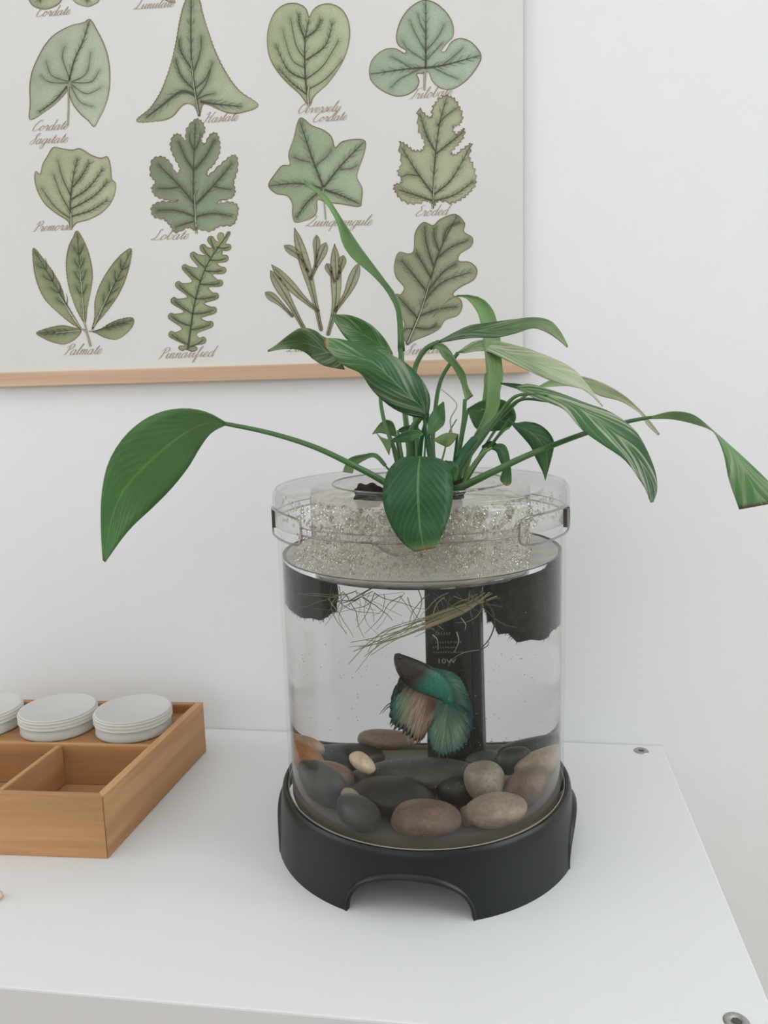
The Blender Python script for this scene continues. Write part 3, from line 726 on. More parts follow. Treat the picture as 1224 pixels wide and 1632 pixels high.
GLY = {
    'a': ([[(.75, .85), (.45, 1), (.1, .6), (.15, .1), (.45, 0), (.75, .5), (.8, .95)], [(.8, 1), (.72, .3), (.85, 0), (1.15, .35)]], 1.1),
    'b': ([[(-.1, .2), (.3, 1.2), (.45, 2.0), (.32, 2.1), (.2, 1.5), (.2, .3), (.45, 0), (.75, .4), (.65, .9), (.95, .85)]], .95),
    'd': ([[(.75, .85), (.45, 1), (.1, .6), (.15, .1), (.45, 0), (.75, .5), (.8, .95)], [(.85, 2.1), (.76, 1), (.74, .25), (.88, 0), (1.15, .35)]], 1.1),
    'e': ([[(0, .3), (.5, .5), (.6, .88), (.35, 1), (.1, .6), (.15, .12), (.45, 0), (.85, .35)]], .8),
    'f': ([[(0, .3), (.4, 1.2), (.6, 1.95), (.45, 2.1), (.3, 1.6), (.25, 0), (.2, -.8), (.35, -.95), (.45, -.4), (.4, .02), (.8, .35)]], .75),
    'g': ([[(.75, .85), (.45, 1), (.1, .6), (.15, .1), (.45, 0), (.75, .5), (.8, .95)], [(.8, 1), (.75, 0), (.65, -.75), (.35, -.95), (.12, -.65), (.5, -.15), (1.1, .35)]], 1.05),
    'i': ([[(0, .35), (.3, 1), (.25, .3), (.4, 0), (.72, .35)], [(.36, 1.5), (.42, 1.58)]], .65),
    'l': ([[(0, .35), (.4, 1.2), (.55, 1.95), (.4, 2.1), (.25, 1.5), (.22, .3), (.4, 0), (.7, .35)]], .62),
    'm': ([[(0, .5), (.2, 1), (.2, 0)], [(.2, .45), (.5, 1), (.66, .85), (.62, 0)], [(.62, .45), (.95, 1), (1.1, .85), (1.05, .2), (1.2, 0), (1.5, .35)]], 1.42),
    'n': ([[(0, .5), (.2, 1), (.2, 0)], [(.2, .45), (.52, 1), (.68, .85), (.64, .2), (.8, 0), (1.08, .35)]], 1.02),
    'o': ([[(.6, .95), (.35, 1), (.08, .55), (.2, .05), (.5, .05), (.72, .5), (.55, .95), (.65, .8), (1.0, .75)]], .95),
    'q': ([[(.75, .85), (.45, 1), (.1, .6), (.15, .1), (.45, 0), (.75, .5), (.8, .95)], [(.8, 1), (.74, 0), (.7, -.95)]], 1.0),
    'r': ([[(0, .35), (.25, 1.08), (.32, .88), (.56, .9), (.5, .3), (.62, 0), (.9, .35)]], .82),
    's': ([[(0, .25), (.42, 1.05), (.55, .5), (.42, .02), (.2, 0), (.15, .18)], [(.42, .02), (.8, .35)]], .75),
    't': ([[(0, .35), (.35, 1.2), (.42, 1.65), (.3, .4), (.42, 0), (.72, .35)], [(.08, 1.12), (.62, 1.16)]], .66),
    'u': ([[(0, .45), (.2, 1), (.15, .2), (.35, 0), (.65, .5), (.8, 1)], [(.8, 1), (.75, .2), (.9, 0), (1.15, .35)]], 1.1),
    'v': ([[(0, .6), (.2, 1), (.3, .5), (.36, 0), (.66, .5), (.65, 1), (.95, .85)]], .92),
    'y': ([[(0, .45), (.2, 1), (.15, .2), (.35, 0), (.65, .5), (.8, 1)], [(.8, 1), (.75, 0), (.65, -.75), (.35, -.95), (.15, -.6), (.9, .2)]], 1.05),
    'C': ([[(1.2, 1.7), (1.1, 2.1), (.7, 2.0), (.2, 1.2), (.15, .3), (.6, 0), (1.25, .4)]], 1.3),
    'E': ([[(1.0, 1.8), (.7, 2.1), (.3, 1.8), (.62, 1.2), (.2, .8), (.1, .3), (.5, 0), (1.05, .4)]], 1.1),
    'H': ([[(0, 1.6), (.4, 2.1), (.42, 1), (.2, .1), (-.1, .2)], [(1.4, 2.1), (1.1, 1.2), (1.0, .2), (1.2, 0), (1.5, .35)], [(.3, 1), (1.1, 1.1)]], 1.55),
    'L': ([[(.85, 1.7), (.75, 2.1), (.5, 1.95), (.5, 1.2), (.32, .4), (.05, .05), (-.25, .15), (.1, .3), (.7, 0), (1.3, .3)]], 1.2),
    'O': ([[(.8, 2.1), (.3, 1.6), (.1, .6), (.5, 0), (1.1, .5), (1.2, 1.5), (.8, 2.1), (.6, 1.7), (1.35, 1.9)]], 1.4),
    'P': ([[(.55, 1.9), (.5, 1), (.3, .1), (0, .1)], [(.05, 1.4), (.4, 2.0), (1.0, 2.1), (1.2, 1.6), (.8, 1.1), (.5, 1.15)]], 1.15),
    'Q': ([[(.2, 1.5), (.5, 2.1), (1.0, 2.0), (1.0, 1.4), (.5, .5), (.1, .1), (.4, .25), (.9, 0), (1.4, .3)]], 1.35),
    'S': ([[(0, .4), (.7, 1.2), (1.1, 2.0), (.9, 2.12), (.6, 1.7), (.8, 1), (.7, .2), (.2, 0), (.0, .4)]], 1.15),
    'T': ([[(0, 1.6), (.3, 2.1), (.9, 1.9), (1.6, 2.1)], [(.95, 1.9), (.8, .8), (.5, .1), (.1, .2)]], 1.15),
}


def caption(text, x0, y0, x1, y1, wt=1.0):
    """copperplate caption whose baseline runs from (x0,y0) to (x1,y1) in photo pixels"""
    tot = sum(GLY[c][1] for c in text)
    L = math.hypot(x1 - x0, y1 - y0); u = L / tot; xh = min(u * 0.95, 8.2)
    ex, ey = (x1 - x0) / L, (y1 - y0) / L; nx, ny = ey, -ex
    mm = Multi(); pen = 0
    for c in text:
        st, adv = GLY[c]
        for s in st:
            q = catmull(s, 6 * len(s))
            q = [((pen + p[0]) * u + p[1] * xh * 0.62, p[1] * xh) for p in q]
            px = [(x0 + ex * a + nx * b, y0 + ey * a + ny * b) for a, b in q]
            wd = []
            for i in range(len(px)):
                a, b = px[max(i - 1, 0)], px[min(i + 1, len(px) - 1)]
                dn = (b[1] - a[1]) / (math.hypot(b[0] - a[0], b[1] - a[1]) + 1e-6)
                wd.append((0.55 + 0.95 * max(0, dn) ** 2) * wt)
            V, F = ribbon(px, wd, 0.0003); mm.add(V, F, 0)
        pen += adv
    return mm.build('caption', [M['ink_text']], poster)


for a in (('Cordate', 56, 27, 110, 23), ('Lunulate', 214, 15, 276, 11), ('Cordate', 50, 209, 106, 206), ('Sagitate', 46, 230, 106, 227), ('Hastate', 323, 196, 378, 192),
          ('Obversely', 473, 181, 541, 177), ('Cordate', 497, 195, 551, 191), ('Trilobate', 650, 159, 719, 152), ('Premorse', 52, 369, 112, 366), ('Lobate', 242, 383, 299, 381),
          ('Quinquangule', 486, 361, 591, 359), ('Eroded', 661, 345, 713, 342), ('Palmate', 100, 566, 160, 564), ('Pinnatified', 251, 572, 340, 568), ('Sinuate', 643, 566, 706, 562), ('Linear', 458, 561, 505, 560)):
    caption(*a)

# ------------------------------------------------------------------ fish tank
WTOP = 0.2125
FZ = 0.0425                                  # tank floor
tank = thing('fish_tank', 'round clear fish tank on a black arched base standing on the white cabinet', 'fish tank', (TX, TY, TZ))
z = lambda v: TZ + v
ARCH = [-PI / 2 - 0.010, 0.0, PI / 2, PI]
AW, AH = 0.375, 0.0275


def arch_z(th):
    zb = 0.0
    for a in ARCH:
        d = abs((th - a + PI) % (2 * PI) - PI) / AW
        if d < 1: zb = max(zb, AH * math.sqrt(1 - d ** 2.4))
    return zb


def base_r(zz): return 0.1090 - 0.0052 * (zz / 0.047) ** 1.3


nC = 480
V = []; F = []
tops = [(0.1038, 0.0436), (0.1030, 0.0449), (0.1016, 0.0449), (0.1006, 0.0440), (0.1003, 0.0415), (0.1003, 0.0400)]
ths = []
for k in range(nC): ths.append(2 * PI * k / nC)
for a in ARCH: ths += [a - AW - 1e-4, a - AW + 1e-4, a - AW + 0.006, a + AW - 0.006, a + AW - 1e-4, a + AW + 1e-4]
ths = sorted(t % (2 * PI) for t in ths); nC = len(ths)
rows = 8
for th in ths:
    zb = arch_z(th); c, s = math.cos(th), math.sin(th); col = []
    for j in range(rows):
        zz = zb + (0.0424 - zb) * j / (rows - 1); col.append((base_r(zz), zz))
    col += tops
    for j in range(4):
        zz = 0.039 + (zb - 0.039) * j / 3; col.append((base_r(zz) - 0.0032, zz))
    for r, zz in col: V.append((TX + r * c, TY + r * s, z(zz)))
m_ = rows + len(tops) + 4
for k in range(nC):
    k2 = (k + 1) % nC
    for j in range(m_):
        j2 = (j + 1) % m_; F.append((k * m_ + j, k2 * m_ + j, k2 * m_ + j2, k * m_ + j2))
base = mobj('base', V, F, M['base'], tank)
md = base.modifiers.new('crisp_edges', 'EDGE_SPLIT'); md.split_angle = math.radians(40)
for a in ARCH:
    V = []; F = []; n = 56
    for i in range(n + 1):
        q = PI * i / n
        ca, sa = math.cos(q), math.sin(q)
        d = AW * ca; zb = AH * (abs(sa) ** 0.83)
        th = a + d; r = base_r(zb)
        # flared lip that grows outwards towards the crown of the arch
        for rr, dw, dz in ((r - 0.0022, 0, 0), (r + 0.0003 + 0.0012 * sa, 0, 0.0002), (r + 0.0004 + 0.0020 * sa, 0.004, 0.0012), (r + 0.0004 + 0.0014 * sa, 0.010, 0.0026), (r - 0.0002, 0.020, 0.0044), (r - 0.0022, 0.022, 0.0048)):
            t2 = a + (AW + dw) * ca; zz = max(0.0, zb + dz * sa); V.append((TX + rr * math.cos(t2), TY + rr * math.sin(t2), z(zz)))
    for i in range(n):
        for j in range(6):
            j2 = (j + 1) % 6; F.append((i * 6 + j, i * 6 + j2, (i + 1) * 6 + j2, (i + 1) * 6 + j))
    mobj('arch_lip', V, F, M['base'], tank)
lathe('glass_wall', [(0.0993, z(0.0405)), (0.0995, z(0.150)), (0.0995, z(0.2540)), (0.0984, z(0.2546)), (0.0974, z(0.2540)), (0.0974, z(0.0420)), (0.0960, z(0.0405))], M['acrylic'], tank, 256, TX, TY, True).modifiers.new('crisp_edges', 'EDGE_SPLIT').split_angle = math.radians(25)
lathe('glass_floor', [(0.0001, z(FZ)), (0.0972, z(FZ)), (0.0972, z(0.0402)), (0.0001, z(0.0402))], M['tankfloor'], tank, 96, TX, TY)
lathe('floor_rim', [(0.0996, z(0.0405)), (0.0996, z(0.0440)), (0.0998, z(0.0446)), (0.1002, z(0.0443)), (0.1002, z(0.0405))], plain('grey_floor_rim', lin(150, 142, 128), 0.35, 0.5, 0.05, 90), tank, 128, TX, TY)
CR, CB = 0.0745, 0.2046                      # planter cup: radius and underside, dipping into the water
# water body, standing on the tank floor (refracting)
wat = lathe('water', [(RW, z(FZ + 0.00006)), (RW, z(0.0440)), (RW, z(0.1)), (RW, z(0.16)), (RW, z(WTOP + 0.0007)), (RW, z(WTOP + 0.0010)), (RW - 0.0006, z(WTOP + 0.0004)), (RW - 0.0020, z(WTOP)), (CR + 0.0016, z(WTOP)), (CR + 0.0010, z(WTOP - 0.0004)), (CR + 0.0010, z(WTOP - 0.0012)), (CR + 0.0008, z(CB + 0.0004)), (CR - 0.0004, z(CB - 0.0008)), (CR - 0.002, z(CB - 0.0008)), (0.0001, z(CB - 0.0008))], M['water'], None, 256, TX, TY)
tag(wat, 'clear water filling most of the round fish tank', 'water')
lathe('surface_film', [(CR + 0.0022, z(WTOP + 0.0002)), (RW - 0.0024, z(WTOP + 0.0002))], M['film'], wat, 128, TX, TY)
es_ = wat.modifiers.new('crisp_edges', 'EDGE_SPLIT'); es_.split_angle = math.radians(30)

# ------------------------------------------------------------------ lid with planter cup
lid = thing('tank_lid', 'clear plastic lid with a dewy planter cup on top of the round fish tank', 'lid', (TX, TY, z(0.2366)))
lathe('lid_shell', [(0.1016, z(0.2366)), (0.1016, z(0.2540)), (0.1010, z(0.2568)), (0.0996, z(0.2588)), (0.0970, z(0.2598)), (0.0620, z(0.2598)), (0.0612, z(0.2606)), (0.0602, z(0.2606)), (0.0598, z(0.2596)), (0.0598, z(0.2578)),
                   (0.0960, z(0.2578)), (0.0990, z(0.2562)), (0.1000, z(0.2535)), (0.1000, z(0.2366))], M['lid_plastic'], lid, 160, TX, TY, True)


def ring(name, r, zz, mr, mat, parent, a0=0, a1=2 * PI, n=120):
    full = a1 - a0 >= 2 * PI - 1e-6
    prof = [(r + mr * math.cos(2 * PI * k / 8), z(zz) + mr * math.sin(2 * PI * k / 8)) for k in range(8)]
    if full: return lathe(name, prof, mat, parent, n, TX, TY, True)
    pts = [(TX + r * math.cos(a0 + (a1 - a0) * i / n), TY + r * math.sin(a0 + (a1 - a0) * i / n), z(zz)) for i in range(n + 1)]
    return tube(name, pts, mr, mat, parent, 8)


for z_, r_ in ((0.2370, 0.00065), (0.2416, 0.00045)):
    for a0_, a1_ in ((-89.5 - 41, -89.5 + 41), (-89.5 + 78, 270.5 - 78)): ring('skirt_bead', 0.1015, z_, r_, M['lid_edge'], lid, math.radians(a0_), math.radians(a1_))
ring('hole_rim', 0.0606, 0.2604, 0.0007, M['lid_edge'], lid)
ring('shoulder_bead', 0.0990, 0.2592, 0.0007, M['lid_plastic'], lid)
CLIP = (math.radians(-89.5 - 59), math.radians(-89.5 + 59))
M['clip_dark'] = plain('clip_end_smoke_plastic', lin(72, 62, 56), 0.3, 0.5, 0.1, 80)
for ci, a in enumerate(CLIP):
    pts = []; ww, z0, z1, rc = math.radians(18.5), 0.2300, 0.2478, 0.0065
    hw = ww * 0.102; cz, hh = (z0 + z1) / 2, (z1 - z0) / 2
    for k in range(65):
        q = 2 * PI * k / 64; c, s = math.cos(q), math.sin(q)
        ex = 0.32
        pts.append((hw * math.copysign(abs(c) ** ex, c), hh * math.copysign(abs(s) ** (ex + .1), s)))
    P3 = [(TX + 0.1022 * math.cos(a + x / 0.102), TY + 0.1022 * math.sin(a + x / 0.102), z(cz + y)) for x, y in pts]
    fm = tube('clip_frame', P3, 0.0008, M['lid_edge'], lid, 8)
    sgn = -1 if ci == 0 else 1
    Vp = []; Fp = []
    for i in range(7):
        aa = a + sgn * ww * (0.74 + 0.05 * i)
        for rr in (0.1000, 0.1026):
            for zz in (cz - hh * .62, cz + hh * .72): Vp.append((TX + rr * math.cos(aa), TY + rr * math.sin(aa), z(zz)))
    for i in range(6):
        o_ = 4 * i
        for f in ((0, 1, 5, 4), (2, 6, 7, 3), (0, 4, 6, 2), (1, 3, 7, 5)): Fp.append(tuple(o_ + q for q in f))
    Fp += [(0, 2, 3, 1), (24, 25, 27, 26)]
    mobj('clip_pad', Vp, Fp, M['clip_dark'], fm, False)
# pouring notch at the front of the skirt
nt = [(-0.020, 0.2372), (-0.012, 0.2366), (-0.004, 0.2318), (0.003, 0.2300), (0.010, 0.2318), (0.017, 0.2366), (0.026, 0.2372)]
aN = math.radians(-93)
tube('pour_notch', [(TX + 0.1014 * math.cos(aN + p[0] / 0.1), TY + 0.1014 * math.sin(aN + p[0] / 0.1), z(p[1])) for p in catmull(nt, 30)], 0.0007, M['lid_edge'], lid, 8)
cup = lathe('planter_cup', [(CR + 0.0012, z(0.2577)), (CR + 0.0010, z(0.2300)), (CR, z(CB + 0.003)), (CR - 0.003, z(CB)), (0.0002, z(CB)), (0.0002, z(CB + 0.0012)), (CR - 0.0035, z(CB + 0.0012)), (CR - 0.0012, z(CB + 0.0035)), (CR - 0.0002, z(0.2300)), (CR, z(0.2577))], M['cup_plastic'], lid, 128, TX, TY, True)
cup.modifiers.new('crisp_edges', 'EDGE_SPLIT').split_angle = math.radians(35)
ring('cup_foot', CR - 0.002, CB + 0.0006, 0.0009, M['lid_edge'], cup)


def beads(name, items, mat, parent, sub=1):
    """many small drops joined into one part"""
    bm = bmesh.new(); bmesh.ops.create_icosphere(bm, subdivisions=sub, radius=1)
    v0 = np.array([v.co[:] for v in bm.verts]); f0 = np.array([[v.index for v in f.verts] for f in bm.faces]); bm.free()
    n = len(items); c = np.array([i[0] for i in items]); r = np.array([i[1] for i in items])
    VV = v0[None] * r[:, None, :]
    if len(items[0]) > 2:                       # drops sitting on a round wall: first axis points outwards
        an = np.array([i[2] for i in items]); ca, sa = np.cos(an)[:, None], np.sin(an)[:, None]
        VV = np.stack([VV[:, :, 0] * ca - VV[:, :, 1] * sa, VV[:, :, 0] * sa + VV[:, :, 1] * ca, VV[:, :, 2]], 2)
    VV = (VV + c[:, None, :]).reshape(-1, 3)
    FF = (f0[None] + (np.arange(n) * len(v0))[:, None, None]).reshape(-1, 3)
    o = mobj(name, VV.tolist(), FF.tolist(), mat, parent); o['kind'] = 'stuff'
    return o


it = []
for a_lo, a_hi, num in ((-172, -8, 3000), (20, 160, 250)):
    for _ in range(num):
        a = math.radians(random.uniform(a_lo, a_hi)); zz = random.uniform(WTOP + 0.0022, 0.2530)
        r = random.choice((0.00045, 0.00055, 0.00065, 0.00075, 0.0010)) * random.uniform(.8, 1.15)
        rr = CR + 0.0013; it.append(((TX + rr * math.cos(a), TY + rr * math.sin(a), z(zz)), (r * 0.5, r, r * random.uniform(1, 1.25)), a))
beads('condensation', it, M['droplet'], cup)
it = []
for _ in range(1100):
    a = math.radians(random.gauss(-86, 30)); zz = random.uniform(0.2385, 0.2562)
    r = random.choice((0.0005, 0.0007, 0.0009, 0.0013)) * random.uniform(.7, 1.2)
    rr = 0.0955; it.append(((TX + rr * math.cos(a), TY + rr * math.sin(a), z(zz)), (r * 0.5, r, r * random.uniform(1, 1.5)), a))
beads('condensation', it, M['droplet'], lid)
it = []
for _ in range(1300):
    a = math.radians(random.uniform(-90 - 50, -90 + 50)); zz = random.uniform(WTOP + 0.0022, 0.2362)
    r = random.choice((0.0004, 0.0005, 0.0006, 0.0008)) * random.uniform(.8, 1.2)
    it.append(((TX + 0.0971 * math.cos(a), TY + 0.0971 * math.sin(a), z(zz)), (r * 0.5, r, r * random.uniform(1, 1.3)), a))
beads('condensation', it, M['droplet'], tank)

# ------------------------------------------------------------------ river stones
def stone_mat(name, c, spec_col, var=0.25):
    m = N(name); m.rough(0.42, 0.4)
    n1 = m.noise(55, 5, m.coord(), 0.6); n2 = m.noise(420, 3, m.coord())
    k = m.ramp(n1, [(0.3, tuple(x * (1 - var) for x in c)), (0.55, c), (0.75, spec_col)])
    m.base(m.mix(0.25, k, m.ramp(n2, [(0.35, (0.3, 0.28, 0.26)), (0.65, (1, 1, 1))]), 'MULTIPLY'))
    m.bump(n1, 0.12, 0.001)
    return m.m


ST = {
    'dark': stone_mat('dark_grey_stone', lin(74, 75, 68), lin(92, 92, 82)), 'black': stone_mat('black_stone', lin(50, 50, 44), lin(66, 66, 58)),
    'brown': stone_mat('brown_stone', lin(138, 116, 98), lin(160, 138, 118)), 'tan': stone_mat('tan_stone', lin(178, 156, 130), lin(200, 178, 150)),
    'red': stone_mat('reddish_stone', lin(158, 118, 94), lin(182, 146, 118)), 'orange': stone_mat('orange_brown_stone', lin(176, 122, 82), lin(200, 152, 112)),
    'cream': stone_mat('cream_stone', lin(222, 200, 168), lin(232, 214, 186), .1), 'greytan': stone_mat('grey_tan_stone', lin(150, 138, 120), lin(172, 158, 138)),
}
ico = bmesh.new(); bmesh.ops.create_icosphere(ico, subdivisions=4, radius=1)
IV = np.array([v.co[:] for v in ico.verts]); IF = [[v.index for v in f.verts] for f in ico.faces]; ico.free()
STONES = []


def stone(x0, x1, y0, y1, rot, off, mat, label, depth=0.8, axes=None):
    cx, cyy = (x0 + x1) / 2, (y0 + y1) / 2
    c = inw(cx, cyy, off)
    a = (inw(x1, cyy, off) - inw(x0, cyy, off)).length / 2
    h = abs(inw(cx, y0, off).z - inw(cx, y1, off).z) / 2
    if axes: a, h = axes[0] * 0.00036, axes[1] * 0.00036
    b = depth * min(a, h * 1.6)
    cc = math.sqrt(max(h * h - (b * 0.36) ** 2, (0.42 * h) ** 2))
    # stay inside the tank
    rad = math.hypot(c.x - TX, c.y - TY); lim = 0.0952 - min(a, b)
    if rad > lim:
        k = lim / rad; c.x = TX + (c.x - TX) * k; c.y = TY + (c.y - TY) * k
    ph = rng.uniform(0, 6, 6)
    d = 1 + 0.05 * np.sin(2.1 * IV[:, 0] + ph[0]) + 0.05 * np.sin(2.4 * IV[:, 1] + ph[1]) + 0.045 * np.sin(2.7 * IV[:, 2] + ph[2]) + 0.03 * np.sin(3.3 * (IV[:, 0] + IV[:, 2]) + ph[3])
    P = IV * d[:, None] * np.array([a, b, cc]) * 0.97
    q = math.radians(rot); R = np.array([[math.cos(q), 0, -math.sin(q)], [0, 1, 0], [math.sin(q), 0, math.cos(q)]])
    P = P @ R.T
    lo = P[:, 2].min()
    if c.z + lo < z(FZ + 0.0002): c.z = z(FZ + 0.0002) - lo
    P = P + np.array(c)
    # nothing may leave the water body
    dr = np.hypot(P[:, 0] - TX, P[:, 1] - TY); kk = np.minimum(1, 0.0957 / np.maximum(dr, 1e-6))
    P[:, 0] = TX + (P[:, 0] - TX) * kk; P[:, 1] = TY + (P[:, 1] - TY) * kk
    STONES.append((c.copy(), a, b, cc))
    o = mobj('river_stone', (P - np.array(c)).tolist(), IF, ST[mat]); o.location = c
    tag(o, label, 'stone', 'river stones in the fish tank')
    return o


stone(566, 670, 1161, 1198, 0, 0.050, 'brown', 'flat brown stone lying behind the fish, at the back of the tank')
stone(498, 622, 1184, 1232, 0, 0.040, 'black', 'long black stone behind the cream stone in the tank')
stone(464, 510, 1172, 1202, -12, 0.022, 'tan', 'tan stone topmost at the left wall of the tank')
stone(460, 507, 1182, 1238, -30, 0.002, 'orange', 'orange brown stone against the left tank wall')
stone(472, 546, 1222, 1291, -28, -0.036, 'dark', 'dark grey round stone at lower left of the tank')
stone(500, 566, 1215, 1266, -8, -0.018, 'red', 'reddish stone left of the cream stone')
stone(578, 578, 1217, 1217, -48, -0.026, 'cream', 'small cream egg shaped stone in the tank', 0.8, (27, 17))
stone(556, 784, 1206, 1270, 4, -0.014, 'dark', 'widest dark grey stone under the fish')
stone(565, 698, 1254, 1326, -6, -0.044, 'black', 'dark stone below the widest grey stone')
stone(530, 604, 1284, 1338, -18, -0.078, 'dark', 'dark grey stone at front left on the tank floor')
stone(620, 744, 1272, 1337, 3, -0.073, 'brown', 'large brown stone at the front centre of the tank floor')
stone(740, 808, 1213, 1280, 10, -0.036, 'greytan', 'round grey tan stone right of the heater foot')
stone(804, 876, 1218, 1290, 20, -0.030, 'brown', 'upright brown stone near the right tank wall')
stone(768, 852, 1272, 1332, 0, -0.072, 'tan', 'large tan stone at front right on the tank floor')
stone(790, 897, 1172, 1212, 4, 0.040, 'black', 'black stone topmost at the right back of the tank')
stone(786, 846, 1186, 1236, -35, 0.006, 'black', 'black stone leaning above the upright brown stone')
stone(740, 800, 1196, 1234, 20, 0.020, 'dark', 'dark stone at the heater foot behind the round grey stone')
stone(838, 897, 1190, 1240, 10, 0.006, 'tan', 'pale tan stone under the topmost black stone at right')
stone(541, 578, 1256, 1292, 15, -0.054, 'tan', 'small beige stone wedged between the dark stones at left')
stone(728, 766, 1282, 1318, 10, -0.062, 'brown', 'small brown stone beside the large front brown stone')
stone(690, 764, 1234, 1284, 0, -0.026, 'black', 'black stone between the widest grey stone and the round grey tan one')

# ------------------------------------------------------------------ heater
M['heater'] = plain('heater_black_plastic', lin(32, 36, 33), 0.45, 0.4, 0.08, 150, 0.02)
M['heater_print'] = plain('heater_grey_print', lin(158, 160, 150), 0.6, 0.3, 0.05, 90)
hl, hr = inw(678, 1060, 0.030), inw(752, 1060, 0.030)
HX0, HX1, HY = hl.x, hr.x, TY + 0.030
heater = thing('aquarium_heater', 'flat black aquarium heater standing upright in the tank behind the fish', 'heater', ((HX0 + HX1) / 2, HY + 0.006, z(0.0427)))
HT = 0.2025
box('heater_body', (HX0, HY, z(0.058)), (HX1, HY + 0.012, z(HT - 0.006)), M['heater'], heater, 0.002)
box('side_fin', (HX1 - 0.001, HY + 0.001, z(0.060)), (HX1 + 0.0045, HY + 0.011, z(HT - 0.010)), M['heater'], heater, 0.0015)
box('heater_cap', (HX0 - 0.001, HY - 0.001, z(HT - 0.0055)), (HX1 + 0.001, HY + 0.013, z(HT)), M['heater'], heater, 0.0015)
box('heater_foot', (HX0 + 0.002, HY + 0.001, z(FZ + 0.0002)), (HX1 - 0.002, HY + 0.011, z(0.058)), M['heater'], heater, 0.001)


def text_mesh(name, body, size, loc, mat, parent):
    cu = bpy.data.curves.new(name, 'FONT'); cu.body = body; cu.size = size; cu.align_x = 'CENTER'; cu.extrude = 0.0
    o = bpy.data.objects.new(name, cu); C.objects.link(o)
    dg = bpy.context.evaluated_depsgraph_get(); me = bpy.data.meshes.new_from_object(o.evaluated_get(dg))
    bpy.data.objects.remove(o); bpy.data.curves.remove(cu)
    for v in me.vertices: v.co = Vector((loc[0] + v.co.x, loc[1], loc[2] + v.co.y))
    me.materials.clear(); me.materials.append(mat)
    return link(bpy.data.objects.new(name, me), parent)


hx = (HX0 + HX1) / 2 - 0.001
for body, sz, py in (('10W', 0.0048, 1057),):
    p = inw(712, py, 0.0298); text_mesh('printed_wattage', body, sz, (hx, HY - 0.0003, p.z), M['heater_print'], heater)
# the four smaller printed lines are too small to read: short strokes
V = []; F = []
for py, n, hgt in ((1012, 6, 0.0018), (1025, 11, 0.0012), (1033, 9, 0.0012), (1041, 13, 0.0010)):
    p = inw(712, py, 0.0298); x = HX0 + 0.004 + random.uniform(0, 0.002)
    for i in range(n):
        wd = random.uniform(0.0005, 0.0010)
        for (dx, dz, w_, h_) in ((0, 0, 0.0002, hgt), (0, hgt * random.choice((0, .5, .9)), wd, 0.0002)):
            o_ = len(V); V += [(x + dx, HY - 0.0001, p.z + dz), (x + dx + w_, HY - 0.0001, p.z + dz), (x + dx + w_, HY - 0.0001, p.z + dz + h_), (x + dx, HY - 0.0001, p.z + dz + h_)]; F.append((o_, o_ + 1, o_ + 2, o_ + 3))
        x += wd + 0.0005
mobj('printed_lines', V, F, M['heater_print'], heater, False)

# ------------------------------------------------------------------ moss clumps under the water surface
def moss_mat():
    m = N('dark_moss'); m.rough(0.9, 0.1)
    n1 = m.noise(300, 4, m.coord())
    m.base(m.ramp(n1, [(0.3, lin(24, 29, 21)), (0.6, lin(42, 49, 36)), (0.8, lin(60, 68, 50))])); return m.m


M['moss'] = moss_mat()


def moss(x0, x1, y0, y1, off, dep, label):
    c = inw((x0 + x1) / 2, (y0 + y1) / 2, off)
    a = (inw(x1, (y0 + y1) / 2, off) - inw(x0, (y0 + y1) / 2, off)).length / 2
    zt = z(WTOP - 0.0015); zb = inw((x0 + x1) / 2, y1, off).z; h = (zt - zb) / 2; c.z = (zt + zb) / 2
    n = IV / np.linalg.norm(IV, axis=1)[:, None]
    d = 1 + 0.06 * np.sin(5 * n[:, 0] + x0) * np.sin(6 * n[:, 2] + 1) + 0.05 * np.sin(11 * n[:, 0] + 9 * n[:, 1] + x0) + rng.normal(0, 0.02, len(n))
    s = np.sign(n) * np.abs(n) ** 0.62
    P = s * d[:, None] * np.array([a * .97, dep, h * .95]) + np.array(c)

    def keep(P):
        dr = np.hypot(P[:, 0] - TX, P[:, 1] - TY); kk = np.minimum(1, 0.0955 / np.maximum(dr, 1e-6))
        P[:, 0] = TX + (P[:, 0] - TX) * kk; P[:, 1] = TY + (P[:, 1] - TY) * kk; P[:, 2] = np.minimum(P[:, 2], np.where(np.hypot(P[:, 0] - TX, P[:, 1] - TY) < CR + 0.003, z(CB - 0.0020), zt)); return P
    P = keep(P)
    o = mobj('moss_clump', (P - np.array(c)).tolist(), IF, M['moss']); o.location = c
    tag(o, label, 'moss', 'dark moss clumps in the tank')
    # fuzzy strands
    idx = rng.integers(0, len(P), 2600); VV = []; FF = []
    cc = np.array(c)
    for i in idx:
        p = P[i]; d = (p - cc); d /= np.linalg.norm(d) + 1e-9; d = d + rng.normal(0, .5, 3); L = rng.uniform(.0008, .0026)
        q = p + d * L; sd = np.cross(d, [0.3, 0.2, 1]); sd /= np.linalg.norm(sd) + 1e-9; sd = sd * 0.00014
        o_ = len(VV); VV += [p - sd, p + sd, q]; FF.append((o_, o_ + 1, o_ + 2))
    VV = keep(np.array(VV)) - cc
    f = mobj('moss_strands', VV.tolist(), FF, M['moss']); f.parent = o; f['kind'] = 'stuff'
    return o


moss(447, 527, 893, 981, 0.002, 0.024, 'dark green moss clump under the surface at the left tank wall')
moss(812, 902, 893, 1014, 0.004, 0.026, 'largest dark moss clump hanging at the right tank wall')
moss(770, 832, 930, 990, 0.055, 0.013, 'small dark moss clump at the back beside the heater top')

